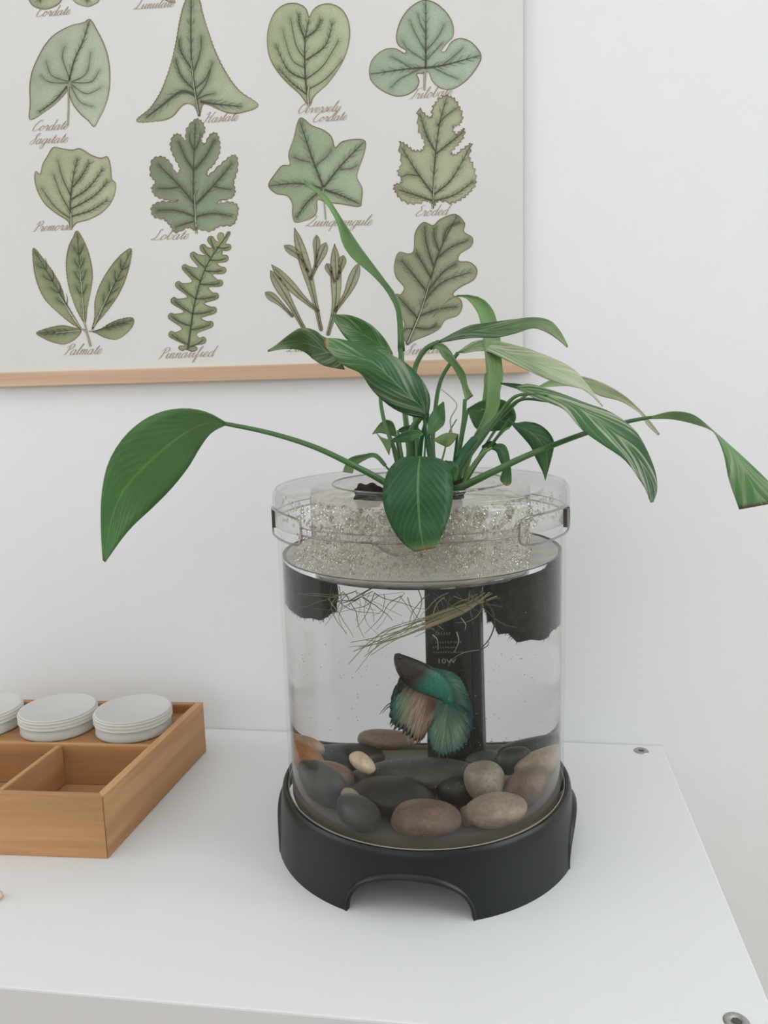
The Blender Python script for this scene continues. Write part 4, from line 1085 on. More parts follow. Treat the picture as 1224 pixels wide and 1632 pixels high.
# bubbles clinging to the inside of the glass and floating in the water
it = []
for _ in range(330):
    a = math.radians(random.uniform(-165, -15)); rr = RW - 0.0009 if random.random() < .6 else random.uniform(0.05, 0.094); zz = random.uniform(0.075, CB - 0.004)
    r = random.choice((0.00018, 0.00024, 0.0003, 0.00042)); zz = zz if rr > 0.0950 else min(zz, 0.15); it.append(((TX + rr * math.cos(a), TY + rr * math.sin(a), z(zz)), (r, r, r)))
for _ in range(150):
    px, py = random.choice((random.uniform(600, 790), random.uniform(690, 790))), random.uniform(1085, 1270)
    p = inw(px, py, -0.06 + random.uniform(-.02, .02)); r = random.choice((0.0002, 0.0003, 0.0004))
    if math.hypot(p.x - TX, p.y - TY) < 0.0955 and p.z < z(CB - .003): it.append((tuple(p), (r, r, r)))
for px, py, r in ((680, 1328, 0.0012), (672, 1325, 0.0007), (690, 1325, 0.0008)):
    p = inw(px, py, -0.0935); it.append(((p.x, p.y, p.z), (r, r, r)))
bub = beads('air_bubbles', it, M['bubble'], None)
tag(bub, 'tiny air bubbles clinging inside the round fish tank', 'bubbles')

# ------------------------------------------------------------------ fish
def tinted(name, rough, spec, transl=0.0, scales=False, rays=False):
    m = N(name); m.rough(rough, spec)
    a = m.n('ShaderNodeVertexColor', layer_name='tint')
    col = a.outputs[0]
    if scales:
        vo = m.n('ShaderNodeTexVoronoi'); vo.inputs['Scale'].default_value = 750; m.l(m.coord(), vo.inputs['Vector'])
        col = m.mix(0.6, col, m.ramp(vo.outputs[0], [(0.1, (1, 1, 1)), (0.6, (0.3, 0.36, 0.36))]), 'MULTIPLY'); m.bump(vo.outputs[0], 0.4, 0.0004)
    if rays:
        uv = m.n('ShaderNodeUVMap'); sp = m.n('ShaderNodeSeparateXYZ'); m.l(uv.outputs[0], sp.inputs[0])
        cb = m.n('ShaderNodeCombineXYZ')
        mu = m.n('ShaderNodeMath', operation='MULTIPLY'); m.l(sp.outputs[0], mu.inputs[0]); mu.inputs[1].default_value = 64
        mv = m.n('ShaderNodeMath', operation='MULTIPLY'); m.l(sp.outputs[1], mv.inputs[0]); mv.inputs[1].default_value = 2.2
        m.l(mu.outputs[0], cb.inputs[0]); m.l(mv.outputs[0], cb.inputs[1])
        nz = m.noise(1.0, 2, cb.outputs[0])
        col = m.mix(0.75, col, m.ramp(nz, [(0.36, (0.30, 0.32, 0.32)), (0.50, (0.8, 0.82, 0.82)), (0.66, (1.25, 1.25, 1.22))]), 'MULTIPLY'); m.bump(nz, 0.3, 0.0004)
    m.base(col)
    if transl:
        tr = m.n('ShaderNodeBsdfTranslucent'); m.l(col, tr.inputs[0])
        mx = m.n('ShaderNodeMixShader'); mx.inputs[0].default_value = transl
        m.l(m.b.outputs[0], mx.inputs[1]); m.l(tr.outputs[0], mx.inputs[2]); m.l(mx.outputs[0], m.out.inputs[0])
    return m.m


M['fish'] = tinted('betta_skin', 0.46, 0.4, 0, True); M['fin'] = tinted('betta_fin', 0.5, 0.3, 0.38, False, True)
M['eye'] = plain('fish_eye', lin(18, 16, 14), 0.15, 0.6)
FO = -0.040
sp = catmull([(631, 1042, 1.6), (634, 1046, 7), (641, 1054, 14), (652, 1065, 21), (666, 1076, 25), (681, 1085, 25), (695, 1094, 21), (706, 1104, 15), (712, 1113, 10), (715, 1120, 8)], 34)
PXM = 0.00037                               # metres per photo pixel inside the water
spo = [FO - 0.006 + 0.012 * i / 33 for i in range(34)]
ctr = [inw(p[0], p[1], o) for p, o in zip(sp, spo)]
V = []; F = []; col = []
for i in range(34):
    t = (ctr[min(i + 1, 33)] - ctr[max(i - 1, 0)]).normalized()
    nrm = Vector((0, 1, 0)); nrm = (nrm - t * nrm.dot(t)).normalized(); up = t.cross(nrm)
    r = sp[i][2] * PXM; s = i / 33
    for k in range(20):
        a = 2 * PI * k / 20
        V.append(ctr[i] + up * (math.cos(a) * r) + nrm * (math.sin(a) * r * (0.62 if s < .5 else 0.5)))
        hd = np.array(lin(54, 50, 46)); tq = np.array(lin(32, 134, 112)); dk = np.array(lin(44, 92, 82))
        f = min(1, max(0, (s - 0.43) / 0.12)); edge = abs(math.cos(a)) ** 3
        gl = math.exp(-((s - 0.40 - 0.04 * math.cos(a)) / 0.025) ** 2) * 0.6; hd = hd * (1 - gl) * (1 + 0.25 * math.sin(9 * a + s * 31) * math.sin(40 * s)); c = hd * (1 - f) + (tq * (1 - edge * .7) + dk * edge * .7) * f; col.append((*c, 1))
for i in range(33):
    for k in range(20):
        k2 = (k + 1) % 20; F.append((i * 20 + k, i * 20 + k2, (i + 1) * 20 + k2, (i + 1) * 20 + k))
F += [tuple(range(19, -1, -1)), tuple(33 * 20 + k for k in range(20))]
fish = thing('betta_fish', 'teal and dark betta fish with long drooping fins swimming in the tank', 'fish', ctr[17])
mobj('body', V, F, M['fish'], fish, col=col)
for sd in (-1, 1):
    t = (ctr[5] - ctr[3]).normalized(); nrm = Vector((0, 1, 0)); nrm = (nrm - t * nrm.dot(t)).normalized(); up = t.cross(nrm)
    p = ctr[4] + nrm * (sd * sp[4][2] * PXM * 0.55) + (up if up.z > 0 else -up) * 0.0008
    bm = bmesh.new(); bmesh.ops.create_uvsphere(bm, u_segments=14, v_segments=10, radius=0.0012)
    for v in bm.verts: v.co += p
    bmobj('eye', bm, M['eye'], fish, True)


def fin(name, base, outer, o0, o1, cols, wave=0.0016, jag=0.06, nu=60, nv=12, mat='fin'):
    """fin sheet between a base curve and an outer edge (photo pixels); cols: rows from base to edge of colours along u"""
    B_ = catmull(base, nu); O_ = catmull(outer, nu); V = []; F = []; uv = []; col = []
    cols = np.array(cols)
    for i in range(nu):
        u = i / (nu - 1); jg = 1 - jag * (i % 3 == 1) - jag * .5 * rng.random()
        for j in range(nv):
            v = j / (nv - 1); vv = v * (jg if j == nv - 1 else 1)
            p = B_[i] * (1 - vv) + O_[i] * vv
            off = o0 + (o1 - o0) * v + wave * math.sin(u * 17 + 2 * v) * v
            V.append(inw(p[0], p[1], off)); uv.append((u, v))
            fu, fv = u * (cols.shape[1] - 1), v * (cols.shape[0] - 1)
            a, b = int(min(fu, cols.shape[1] - 1.001)), int(min(fv, cols.shape[0] - 1.001)); x, y = fu - a, fv - b
            c = (cols[b, a] * (1 - x) + cols[b, a + 1] * x) * (1 - y) + (cols[b + 1, a] * (1 - x) + cols[b + 1, a + 1] * x) * y
            col.append((*c, 1))
    for i in range(nu - 1):
        for j in range(nv - 1): F.append((i * nv + j, (i + 1) * nv + j, (i + 1) * nv + j + 1, i * nv + j + 1))
    o = mobj(name, V, F, M[mat], fish, uv=uv, col=col)
    md = o.modifiers.new('thickness', 'SOLIDIFY'); md.thickness = 0.0003; md.offset = 0
    return o


TEAL, DTEAL, PTEAL, BLUE, PALE, BRN, BEI = lin(52, 128, 108), lin(22, 80, 74), lin(100, 146, 122), lin(12, 84, 98), lin(144, 170, 142), lin(108, 78, 62), lin(190, 164, 138)
fin('tail_fin', [(709, 1114), (711, 1118), (714, 1120), (717, 1119), (719, 1116)], [(682, 1150), (680, 1168), (685, 1190), (694, 1203), (706, 1207), (718, 1204), (732, 1199), (744, 1186), (753, 1166), (756, 1146), (749, 1130)], FO + 0.006, FO - 0.002,
    [[TEAL, PTEAL, TEAL, TEAL], [PTEAL, PALE, PTEAL, TEAL], [TEAL, PALE, PALE, DTEAL], [DTEAL, TEAL, BLUE, BLUE]])
fin('dorsal_fin', [(686, 1064), (697, 1070), (707, 1080), (713, 1092), (717, 1104), (718, 1113)], [(700, 1066), (722, 1071), (736, 1084), (745, 1102), (752, 1124), (756, 1146), (745, 1150)], FO + 0.006, FO + 0.010,
    [[TEAL, TEAL, TEAL, DTEAL], [TEAL, PTEAL, PTEAL, TEAL], [DTEAL, TEAL, DTEAL, BLUE]], 0.001)
fin('anal_fin', [(644, 1078), (656, 1086), (668, 1094), (682, 1104), (696, 1113), (706, 1118)], [(629, 1094), (621, 1118), (620, 1150), (626, 1163), (640, 1170), (652, 1180), (664, 1190), (674, 1180), (682, 1164), (690, 1150)], FO + 0.002, FO - 0.004,
    [[DTEAL, BRN, BRN, BRN, TEAL], [DTEAL, lin(150, 140, 118), BEI, BRN, TEAL], [DTEAL, PALE, BEI, BEI, TEAL], [DTEAL, TEAL, lin(170, 160, 136), BEI, TEAL], [DTEAL, DTEAL, DTEAL, lin(150, 120, 100), DTEAL]], 0.0014, 0.16)
fin('pelvic_fin', [(638, 1076), (640, 1079), (643, 1083), (646, 1086)], [(633, 1104), (629, 1112), (634, 1108), (640, 1104)], FO - 0.004, FO - 0.010, [[lin(50, 46, 44)] * 2, [lin(60, 80, 76)] * 2], 0.0004, 0.2, 12, 8)
for pts in ([(623, 1120), (616, 1125), (609, 1133), (605, 1139)], [(622, 1125), (615, 1130), (610, 1137)], [(637, 1080), (634, 1090), (633, 1104), (628, 1118)]):
    q = catmull(pts, 10); tube('fin_filament', [inw(p[0], p[1], FO - 0.005) for p in q], [0.0004 - 0.00003 * i for i in range(10)], M['fin'], fish, 6, (*lin(46, 56, 54), 1))

# ------------------------------------------------------------------ peace lily
def leaf_mat():
    m = N('peace_lily_leaf'); m.rough(0.42, 0.4)
    a = m.n('ShaderNodeVertexColor', layer_name='tint')
    uv = m.n('ShaderNodeUVMap'); sp = m.n('ShaderNodeSeparateXYZ'); m.l(uv.outputs[0], sp.inputs[0])
    f = lambda op, x, y=None, z_=None: m_op(m, op, x, y, z_)
    au = f('ABSOLUTE', f('SUBTRACT', sp.outputs[0], 0.5))
    # side veins run forward from the midrib
    ph = f('SUBTRACT', f('MULTIPLY', sp.outputs[1], 30.0), f('MULTIPLY', au, 22.0))
    sn = f('SINE', f('MULTIPLY', ph, 3.0))
    vein = f('MULTIPLY', f('POWER', f('MAXIMUM', sn, 0.0), 4.0), 0.13)
    mid = f('MULTIPLY', f('LESS_THAN', au, 0.018), 0.45)
    cb = m.n('ShaderNodeCombineXYZ'); m.l(f('MULTIPLY', ph, 0.55), cb.inputs[0]); m.l(f('MULTIPLY', sp.outputs[0], 1.6), cb.inputs[1]); m.l(a.outputs[1], cb.inputs[2])
    nz = m.noise(1.0, 3, cb.outputs[0])
    big = m.noise(60, 3, m.coord())
    base = m.mix(0.40, a.outputs[0], m.ramp(big, [(0.3, (0.62, 0.68, 0.62)), (0.7, (1.05, 1.05, 1.0))]), 'MULTIPLY')
    # pale variegation; its amount is carried in the alpha of the tint
    patch = f('SMOOTH_MIN', f('MULTIPLY', f('MAXIMUM', f('SUBTRACT', m.noise(38, 2, m.coord()), 0.30), 0.0), 4.5), 1.0, 0.2)
    patch = f('ADD', f('MULTIPLY', patch, f('SUBTRACT', 1.0, a.outputs[1])), a.outputs[1])
    pal2 = m.mix(f('MULTIPLY', f('SMOOTH_MIN', f('MULTIPLY', f('MAXIMUM', f('SUBTRACT', nz, 0.47), 0.0), 7.0), 1.0, 0.2), f('MULTIPLY', a.outputs[1], patch)), base, lin(196, 200, 172))
    c = m.mix(vein, pal2, lin(120, 158, 96)); c = m.mix(mid, c, lin(128, 166, 104))
    m.base(c); m.bump(sn, 0.12, 0.0006)
    tr = m.n('ShaderNodeBsdfTranslucent'); m.l(m.mix(0.3, c, lin(140, 185, 80)), tr.inputs[0])
    mx = m.n('ShaderNodeMixShader'); mx.inputs[0].default_value = 0.24
    m.l(m.b.outputs[0], mx.inputs[1]); m.l(tr.outputs[0], mx.inputs[2]); m.l(mx.outputs[0], m.out.inputs[0])
    return m.m


def m_op(m, op, x, y=None, z_=None):
    nd = m.n('ShaderNodeMath', operation=op)
    for i, v in enumerate((x, y, z_)):
        if v is None: continue
        if hasattr(v, 'type'): m.l(v, nd.inputs[i])
        else: nd.inputs[i].default_value = v
    return nd.outputs[0]


M['leaf'] = leaf_mat()


def stem_mat():
    m = N('peace_lily_stem'); m.rough(0.4, 0.4)
    a = m.n('ShaderNodeVertexColor', layer_name='tint'); nz = m.noise(120, 3, m.coord())
    m.base(m.mix(0.35, a.outputs[0], m.ramp(nz, [(0.3, (0.6, 0.62, 0.58)), (0.7, (1.1, 1.1, 1.05))]), 'MULTIPLY')); return m.m


M['stem'] = stem_mat()
M['root'] = tinted('plant_root', 0.6, 0.3)
DEEP, MIDL, LITE, PALEG, OLIV = lin(26, 80, 44), lin(72, 118, 62), lin(128, 162, 102), lin(192, 192, 168), lin(114, 138, 84)
BROWNT, TANT = lin(96, 70, 48), lin(196, 168, 108)
plant = thing('peace_lily', 'green peace lily growing out of the clear planter lid of the fish tank', 'plant', (TX, TY, z(0.2062)))


def leaf(L, R, dl, dr=None, cup=0.10, col=(MIDL, MIDL), var=0.0, tip=None, nn=26, na=8, label=None, stem=None):
    """leaf blade between two edge curves given base -> tip in photo pixels; dl/dr = depth of the edges behind the tank axis"""
    if dr is None: dr = dl
    A = catmull(L, nn); B_ = catmull(R, nn)
    DL = np.interp(np.linspace(0, 1, nn), np.linspace(0, 1, len(dl)), dl); DR = np.interp(np.linspace(0, 1, nn), np.linspace(0, 1, len(dr)), dr)
    V = []; F = []; uv = []; cl = []
    for i in range(nn):
        w_ = np.hypot(*(A[i] - B_[i])) * 0.00043; s = i / (nn - 1)
        for j in range(na + 1):
            u = j / na; p = A[i] * (1 - u) + B_[i] * u
            off = DL[i] * (1 - u) + DR[i] * u + cup * w_ * (4 * u * (1 - u)) + 0.04 * w_ * math.sin(s * 9 + u * 3)
            V.append(at(p[0], p[1], TY + off)); uv.append((u, s))
            c = np.array(col[0]) * (1 - s) + np.array(col[-1]) * s
            al = var
            if tip:
                e = (s - tip[0]) / (1 - tip[0]) + 0.06 * math.sin(u * 11)
                if e > 0.0: c = np.array(TANT) * max(0, 1 - e * 1.2) + np.array(BROWNT) * min(1, e * 1.2); al = 0
                elif e > -1.2: f = (e + 1.2) / 1.2 * tip[1]; c = c * (1 - f) + np.array(LITE) * f
            cl.append((*c, al))
    for i in range(nn - 1):
        for j in range(na):
            k = i * (na + 1) + j; F.append((k, k + 1, k + na + 2, k + na + 1))
    o = mobj('leaf', V, F, M['leaf'], plant, uv=uv, col=cl)
    md = o.modifiers.new('thickness', 'SOLIDIFY'); md.thickness = 0.0005; md.offset = 0
    if label: o['label'] = label
    if stem: stalk(*stem, parent=o)
    return o


STALK = lin(70, 106, 60)


def stalk(pts, offs, w0, w1, col=STALK, parent=None, name='leaf_stalk'):
    n = max(12, 6 * len(pts)); q = catmull(pts, n); of = np.interp(np.linspace(0, 1, n), np.linspace(0, 1, len(offs)), offs)
    P = [at(a[0], a[1], TY + o) for a, o in zip(q, of)]
    rad = [max(0.0004, (w0 + (w1 - w0) * i / (n - 1)) * 0.5 * (p.y / FPX)) for i, p in enumerate(P)]
    return tube(name, P, rad, M['stem'], parent or plant, 10, (*col, 1))


SB = DEEP
# big leaf at the left
leaf([(360, 673), (330, 657), (295, 651), (258, 656), (225, 672), (195, 700), (172, 740), (162, 790), (161, 845), (164, 893)], [(360, 678), (337, 690), (318, 715), (300, 745), (272, 780), (240, 812), (214, 836), (195, 858), (179, 880), (168, 896)],
     [-0.03, -0.04, -0.055, -0.065, -0.07], [-0.03, -0.02, -0.03, -0.05, -0.07], 0.06, (lin(92, 134, 82), lin(84, 128, 72)), 0.02, (0.975, 0.3),
     stem=([(640, 792), (612, 768), (560, 740), (500, 712), (430, 690), (358, 675)], [-0.01, -0.035, -0.05, -0.05, -0.04, -0.03], 12, 7, STALK))
# leaf hanging in front of the lid
leaf([(667, 727), (638, 731), (618, 752), (610, 785), (614, 815), (627, 845), (645, 868), (661, 879)], [(669, 728), (700, 731), (716, 745), (722, 775), (720, 805), (712, 835), (702, 858), (694, 873)],
     [-0.075, -0.100, -0.112, -0.117, -0.116], None, -0.10, (DEEP, lin(44, 98, 52)), 0.04, (0.925, 0.5), label='broad leaf hanging in front of the lid with a tan cut tip',
     stem=([(690, 790), (684, 760), (678, 738), (668, 729)], [-0.01, -0.045, -0.068, -0.075], 9, 6, STALK))
# large dark leaf in the centre with a folded tip
leaf([(683, 660), (685, 632), (672, 605), (650, 581), (620, 564), (585, 553), (550, 542), (528, 539), (516, 540)], [(676, 666), (655, 663), (625, 650), (595, 624), (575, 596), (555, 586), (540, 577), (527, 562), (517, 550)],
     [-0.02, -0.035, -0.045, -0.05, -0.05], [-0.02, -0.045, -0.06, -0.06, -0.05], -0.10, (DEEP, MIDL), 0.34, (0.905, 0.3), 30, label='dark glossy leaf folding over with a brown scar',
     stem=([(655, 792), (655, 730), (656, 690), (668, 668), (680, 663)], [0.0, -0.01, -0.015, -0.02, -0.02], 19, 7, STALK))
leaf([(530, 541), (516, 537), (500, 526), (478, 523), (456, 537), (441, 549), (427, 558)], [(549, 589), (535, 587), (515, 582), (499, 572), (481, 559), (456, 556), (427, 561)], [-0.048, -0.04, -0.03, -0.03, -0.035], [-0.045, -0.03, -0.02, -0.025, -0.035], 0.05, (DEEP, OLIV), 0.32, (0.93, 0.5), label='folded back tip of the dark centre leaf')
# pale leaf behind it
leaf([(626, 563), (614, 541), (592, 518), (560, 503), (527, 501)], [(622, 563), (602, 562), (577, 555), (552, 540), (527, 503)], [0.03, 0.03, 0.02, 0.015], None, 0.08, (MIDL, MIDL), 0.30,
     stem=([(652, 790), (630, 720), (612, 670), (607, 620), (624, 563)], [0.0, 0.01, 0.02, 0.028, 0.03], 8, 5, STALK))
# tall thin rolled leaf
leaf([(645, 560), (640, 500), (629, 468), (613, 446), (600, 428), (576, 396), (556, 366), (538, 338), (519, 310), (486, 288)], [(634, 560), (632, 500), (619, 470), (604, 450), (586, 432), (562, 412), (546, 388), (536, 352), (513, 316), (483, 290)], [0.03, 0.04, 0.05, 0.06, 0.07], [0.035, 0.045, 0.05, 0.055, 0.07], 0.25, (MIDL, LITE), 0.12,
     stem=([(660, 790), (650, 700), (642, 620), (639, 556)], [0.005, 0.015, 0.025, 0.032], 9, 9, STALK))
# arching pale leaf
leaf([(752, 700), (772, 660), (776, 620), (775, 590), (772, 555), (768, 525), (762, 500), (750, 482), (737, 473), (715, 478), (690, 505)], [(776, 690), (795, 650), (797, 625), (802, 600), (799, 570), (798, 540), (792, 512), (783, 490), (762, 473), (722, 472), (694, 500)], [0.01, 0.02, 0.035, 0.045, 0.05, 0.055], None, 0.15, (LITE, LITE), 0.22, label='pale green arching strap leaf',
     stem=([(722, 785), (738, 740), (762, 695)], [0.0, 0.005, 0.01], 11, 12, STALK))
leaf([(766, 655), (771, 620), (772, 600), (779, 586)], [(793, 650), (788, 625), (790, 605), (784, 584)], [0.03, 0.04, 0.045, 0.05], None, 0.1, (LITE, LITE), 0.1, stem=([(735, 780), (758, 700), (779, 652)], [0.0, 0.02, 0.03], 7, 5, LITE))
# horizontal leaf to the right
leaf([(698, 544), (745, 520), (775, 515), (820, 509), (852, 506), (876, 511), (892, 527), (905, 551)], [(698, 547), (745, 539), (790, 538), (822, 531), (848, 523), (868, 528), (888, 540), (904, 554)], [0.02, 0.01, 0.005, 0.005, 0.01, 0.01], [0.02, 0.0, -0.015, -0.01, 0.0, 0.01], 0.05, (DEEP, OLIV), 0.30,
     stem=([(672, 790), (664, 700), (660, 620), (662, 585), (678, 557), (700, 545)], [-0.005, 0.005, 0.015, 0.02, 0.02, 0.02], 9, 8, STALK))
# twisted small leaf
leaf([(688, 552), (704, 547), (716, 557), (727, 574), (741, 595), (745, 614), (754, 631)], [(686, 558), (697, 556), (706, 570), (720, 583), (733, 606), (738, 622), (742, 640)], [0.02, 0.012, 0.008, 0.005], None, 0.2, (MIDL, OLIV), 0.35, (0.97, 0.2),
     stem=([(708, 790), (728, 730), (738, 680), (741, 636)], [0, 0.004, 0.005, 0.005], 10, 6, STALK))
# pale striped leaf behind
leaf([(728, 562), (753, 545), (778, 541), (801, 545), (842, 556), (881, 571), (912, 587), (935, 612), (960, 646)], [(738, 563), (772, 559), (801, 571), (847, 593), (877, 606), (908, 615), (928, 620), (944, 631), (960, 648)], [0.04, 0.04, 0.035, 0.04, 0.05], [0.04, 0.03, 0.02, 0.03, 0.05], 0.08, (LITE, PALEG), 0.92, label='pale striped leaf arching to the right',
     stem=([(700, 790), (690, 720), (693, 660), (703, 605), (730, 562)], [0, 0.015, 0.03, 0.038, 0.04], 8, 6, STALK))
# far thin leaf behind
leaf([(858, 616), (882, 604), (921, 599), (960, 610), (995, 630), (1019, 652), (1034, 668), (1052, 692)], [(860, 618), (896, 615), (930, 618), (956, 631), (990, 640), (1019, 658), (1031, 677), (1049, 694)], [0.07, 0.075, 0.08, 0.085, 0.085], None, 0.1, (LITE, PALEG), 0.8,
     stem=([(740, 770), (780, 700), (820, 645), (860, 617)], [0.02, 0.045, 0.06, 0.07], 5, 4, STALK))
# long drooping striped leaf
leaf([(822, 616), (845, 612), (885, 624), (930, 641), (975, 658), (1010, 684), (1030, 716), (1044, 752), (1047, 780), (1041, 800)], [(826, 621), (850, 634), (876, 642), (901, 654), (927, 684), (960, 708), (995, 732), (1018, 762), (1030, 782), (1037, 801)], [0.0, -0.01, -0.02, -0.03, -0.04], [0.0, -0.03, -0.05, -0.055, -0.045], 0.02, (MIDL, DEEP), 0.72, (0.975, 0.2), 32, label='long striped leaf drooping on the right of the tank',
     stem=([(712, 788), (728, 752), (765, 702), (800, 655), (826, 630), (872, 630)], [-0.01, -0.01, -0.005, 0.0, -0.005, -0.018], 14, 3, STALK))
leaf([(798, 610), (820, 611), (850, 616), (880, 626), (905, 640)], [(800, 613), (818, 618), (845, 626), (872, 634), (903, 645)], [0.015, 0.01, 0.0, -0.008], None, 0.1, (DEEP, DEEP), 0.2,
     stem=([(720, 785), (740, 735), (770, 690), (798, 664), (830, 637), (872, 640)], [-0.01, 0, 0.005, 0.008, 0.005, -0.01], 15, 3, STALK))
# long stalk with a twisted leaf at the far right
leaf([(1036, 664), (1070, 656), (1102, 660), (1126, 677), (1142, 695), (1154, 725), (1162, 765), (1178, 812)], [(1036, 668), (1070, 668), (1104, 675), (1136, 687), (1168, 714), (1200, 743), (1232, 775), (1252, 798)], [-0.004, -0.02, -0.04, -0.05, -0.06], [-0.004, -0.01, -0.03, -0.045, -0.07], 0.05, (LITE, MIDL), 0.30, (0.995, 0.5), 30,  label='twisted leaf on a long stalk at the right edge',
     stem=([(722, 781), (740, 774), (790, 750), (850, 722), (940, 688), (1000, 672), (1038, 665)], [-0.02, -0.03, -0.036, -0.035, -0.008, 0.0, -0.004], 14, 5, STALK))
# hanging leaf right of centre
leaf([(812, 668), (822, 674), (838, 672), (858, 676), (874, 688), (883, 705), (880, 725), (874, 748), (869, 765)], [(810, 669), (820, 682), (832, 695), (846, 712), (853, 728), (859, 740), (864, 750), (867, 758), (869, 766)], [-0.01, -0.015, -0.02, -0.022], None, -0.10, (DEEP, MIDL), 0.12, (0.97, 0.1),
     stem=([(735, 780), (762, 735), (790, 700), (812, 668)], [0.0, 0.0, -0.005, -0.01], 7, 4, STALK))
# small hanging leaf with a tan tip
leaf([(784, 714), (795, 707), (807, 712), (813, 735), (815, 768), (807, 774)], [(783, 716), (791, 720), (795, 730), (801, 748), (797, 764), (805, 773)], [-0.02, -0.025, -0.03, -0.03], None, -0.1, (DEEP, MIDL), 0.06, (0.88, 0.4),
     stem=([(728, 782), (745, 755), (766, 726), (784, 714)], [0.0, -0.01, -0.015, -0.02], 9, 4, LITE))
# leaf behind the right stalks
leaf([(744, 652), (770, 638), (800, 637), (818, 650), (822, 668), (812, 682)], [(746, 656), (752, 672), (760, 684), (775, 687), (795, 686), (809, 683)], [0.03, 0.03, 0.035, 0.03], None, 0.12, (MIDL, MIDL), 0.10, (0.97, 0.1),
     stem=([(725, 780), (732, 720), (745, 655)], [0.01, 0.02, 0.03], 8, 5, STALK))
# small upright leaf in the centre
leaf([(682, 690), (682, 672), (690, 655), (706, 640)], [(686, 694), (700, 684), (709, 672), (708, 641)], [-0.005, 0.0, 0.005], None, 0.12, (MIDL, MIDL), 0.04, stem=([(690, 792), (686, 740), (683, 691)], [0.0, -0.005, -0.005], 8, 5, DEEP))
# little leaves around the crown
leaf([(623, 702), (640, 690), (660, 685), (674, 690)], [(624, 705), (645, 705), (662, 701), (674, 693)], [-0.03, -0.035, -0.03], None, 0.1, (DEEP, MIDL), 0.04, stem=([(642, 790), (634, 745), (624, 704)], [0, -0.02, -0.03], 8, 5, STALK))
leaf([(636, 684), (645, 679), (660, 678), (672, 687)], [(634, 688), (648, 692), (662, 694), (672, 689)], [0.01, 0.012, 0.015], None, 0.1, (DEEP, OLIV), 0.04, stem=([(652, 790), (642, 735), (634, 686)], [0.0, 0.005, 0.01], 7, 4, STALK))
leaf([(632, 690), (625, 672), (610, 671), (594, 690)], [(630, 696), (622, 694), (606, 690), (593, 692)], [0.02, 0.022, 0.025], None, 0.1, (MIDL, OLIV), 0.04, stem=([(648, 792), (640, 745), (631, 693)], [0.0, 0.01, 0.02], 7, 4, STALK))
leaf([(628, 697), (620, 700), (608, 697), (600, 690)], [(630, 703), (622, 715), (620, 725), (618, 718)], [0.01, 0.015, 0.02], None, 0.1, (LITE, OLIV), 0.04)
leaf([(616, 740), (600, 723), (580, 724), (556, 731), (546, 752)], [(612, 744), (596, 729), (580, 734), (566, 744), (562, 754)], [0.0, 0.005, 0.005, 0.0], None, 0.12, (MIDL, OLIV), 0.06, stem=([(640, 792), (632, 765), (614, 742)], [0.0, 0.0, 0.0], 6, 3, STALK))
leaf([(691, 700), (708, 691), (722, 690), (731, 692)], [(693, 703), (704, 709), (714, 712), (722, 705)], [-0.03, -0.03, -0.035], None, -0.1, (OLIV, OLIV), 0.04, (0.9, .2), stem=([(718, 785), (722, 750), (729, 694)], [-0.01, -0.02, -0.03], 6, 4, DEEP))
leaf([(712, 735), (722, 736), (731, 746), (727, 764)], [(710, 738), (712, 750), (718, 762), (725, 767)], [-0.055, -0.06, -0.06], None, -0.1, (DEEP, MIDL), 0.03, stem=([(715, 785), (712, 760), (711, 736)], [-0.02, -0.045, -0.055], 8, 6, DEEP))
leaf([(768, 711), (780, 703), (790, 706), (797, 712)], [(768, 714), (778, 713), (786, 716), (793, 715)], [0.0, 0.0, 0.0], None, 0.1, (DEEP, DEEP), 0.0, (0.95, 0.1))
# spare stalks of the crown
for pts, offs, a, b, c in (([(664, 792), (668, 740), (672, 700), (682, 660)], [-.005, -.01, -.015, -.02], 9, 6, DEEP), ([(700, 790), (688, 745), (680, 700), (676, 664)], [-.01, -.02, -.02, -.02], 8, 5, DEEP),
                           ([(676, 792), (676, 745), (678, 700)], [0.01, .012, .012], 4, 3, MIDL), ([(684, 792), (704, 735), (716, 690), (728, 668)], [0.02, .03, .03, .03], 4, 2, LITE),
                           ([(700, 788), (716, 758), (736, 725), (756, 700)], [-.03, -.028, -.02, -.015], 15, 12, DEEP), ([(735, 782), (760, 735), (800, 690), (812, 682)], [0.0, .01, .015, .015], 4, 3, LITE),
                           ([(720, 690), (718, 668), (728, 648), (722, 636), (703, 620)], [.03, .03, .03, .03, .03], 3, 1, PALEG)):
    stalk(pts, offs, a, b, c, None, 'stalk')
# crown and clumps of growing medium in the cup
M['medium'] = plain('dark_growing_medium', lin(46, 40, 34), 0.9, 0.2, 0.3, 300, 0.6)


def clump(name, cx, cyy, zz, a, b, c, mat, parent, seed):
    P = IV * (1 + 0.16 * np.sin(4 * IV[:, 0] + seed) * np.sin(5 * IV[:, 1] + 2 * seed) + 0.08 * np.sin(9 * IV[:, 2] + 7 * IV[:, 0] + seed))[:, None] * np.array([a, b, c]) + np.array([cx, cyy, zz])
    return mobj(name, P.tolist(), IF, mat, parent)


clump('crown', TX + 0.004, TY - 0.012, z(0.2450), 0.024, 0.017, 0.016, M['medium'], plant, 1.0)
clump('crown', TX + 0.022, TY - 0.016, z(0.2560), 0.010, 0.008, 0.007, M['medium'], plant, 2.0)
clump('root_ball', TX + 0.004, TY - 0.006, z(0.2200), 0.030, 0.025, 0.0125, plain('root_ball_fibre', lin(120, 104, 80), 0.9, 0.2, 0.3, 200, 0.4), plant, 3.0)
p = at(587, 781, TY - 0.030)
cl = clump('lava_rock', p.x, p.y, z(0.2545), 0.0095, 0.007, 0.0085, M['medium'], None, 4.0); tag(cl, 'dark lump of growing medium in the lid hole left of the stems', 'rock')

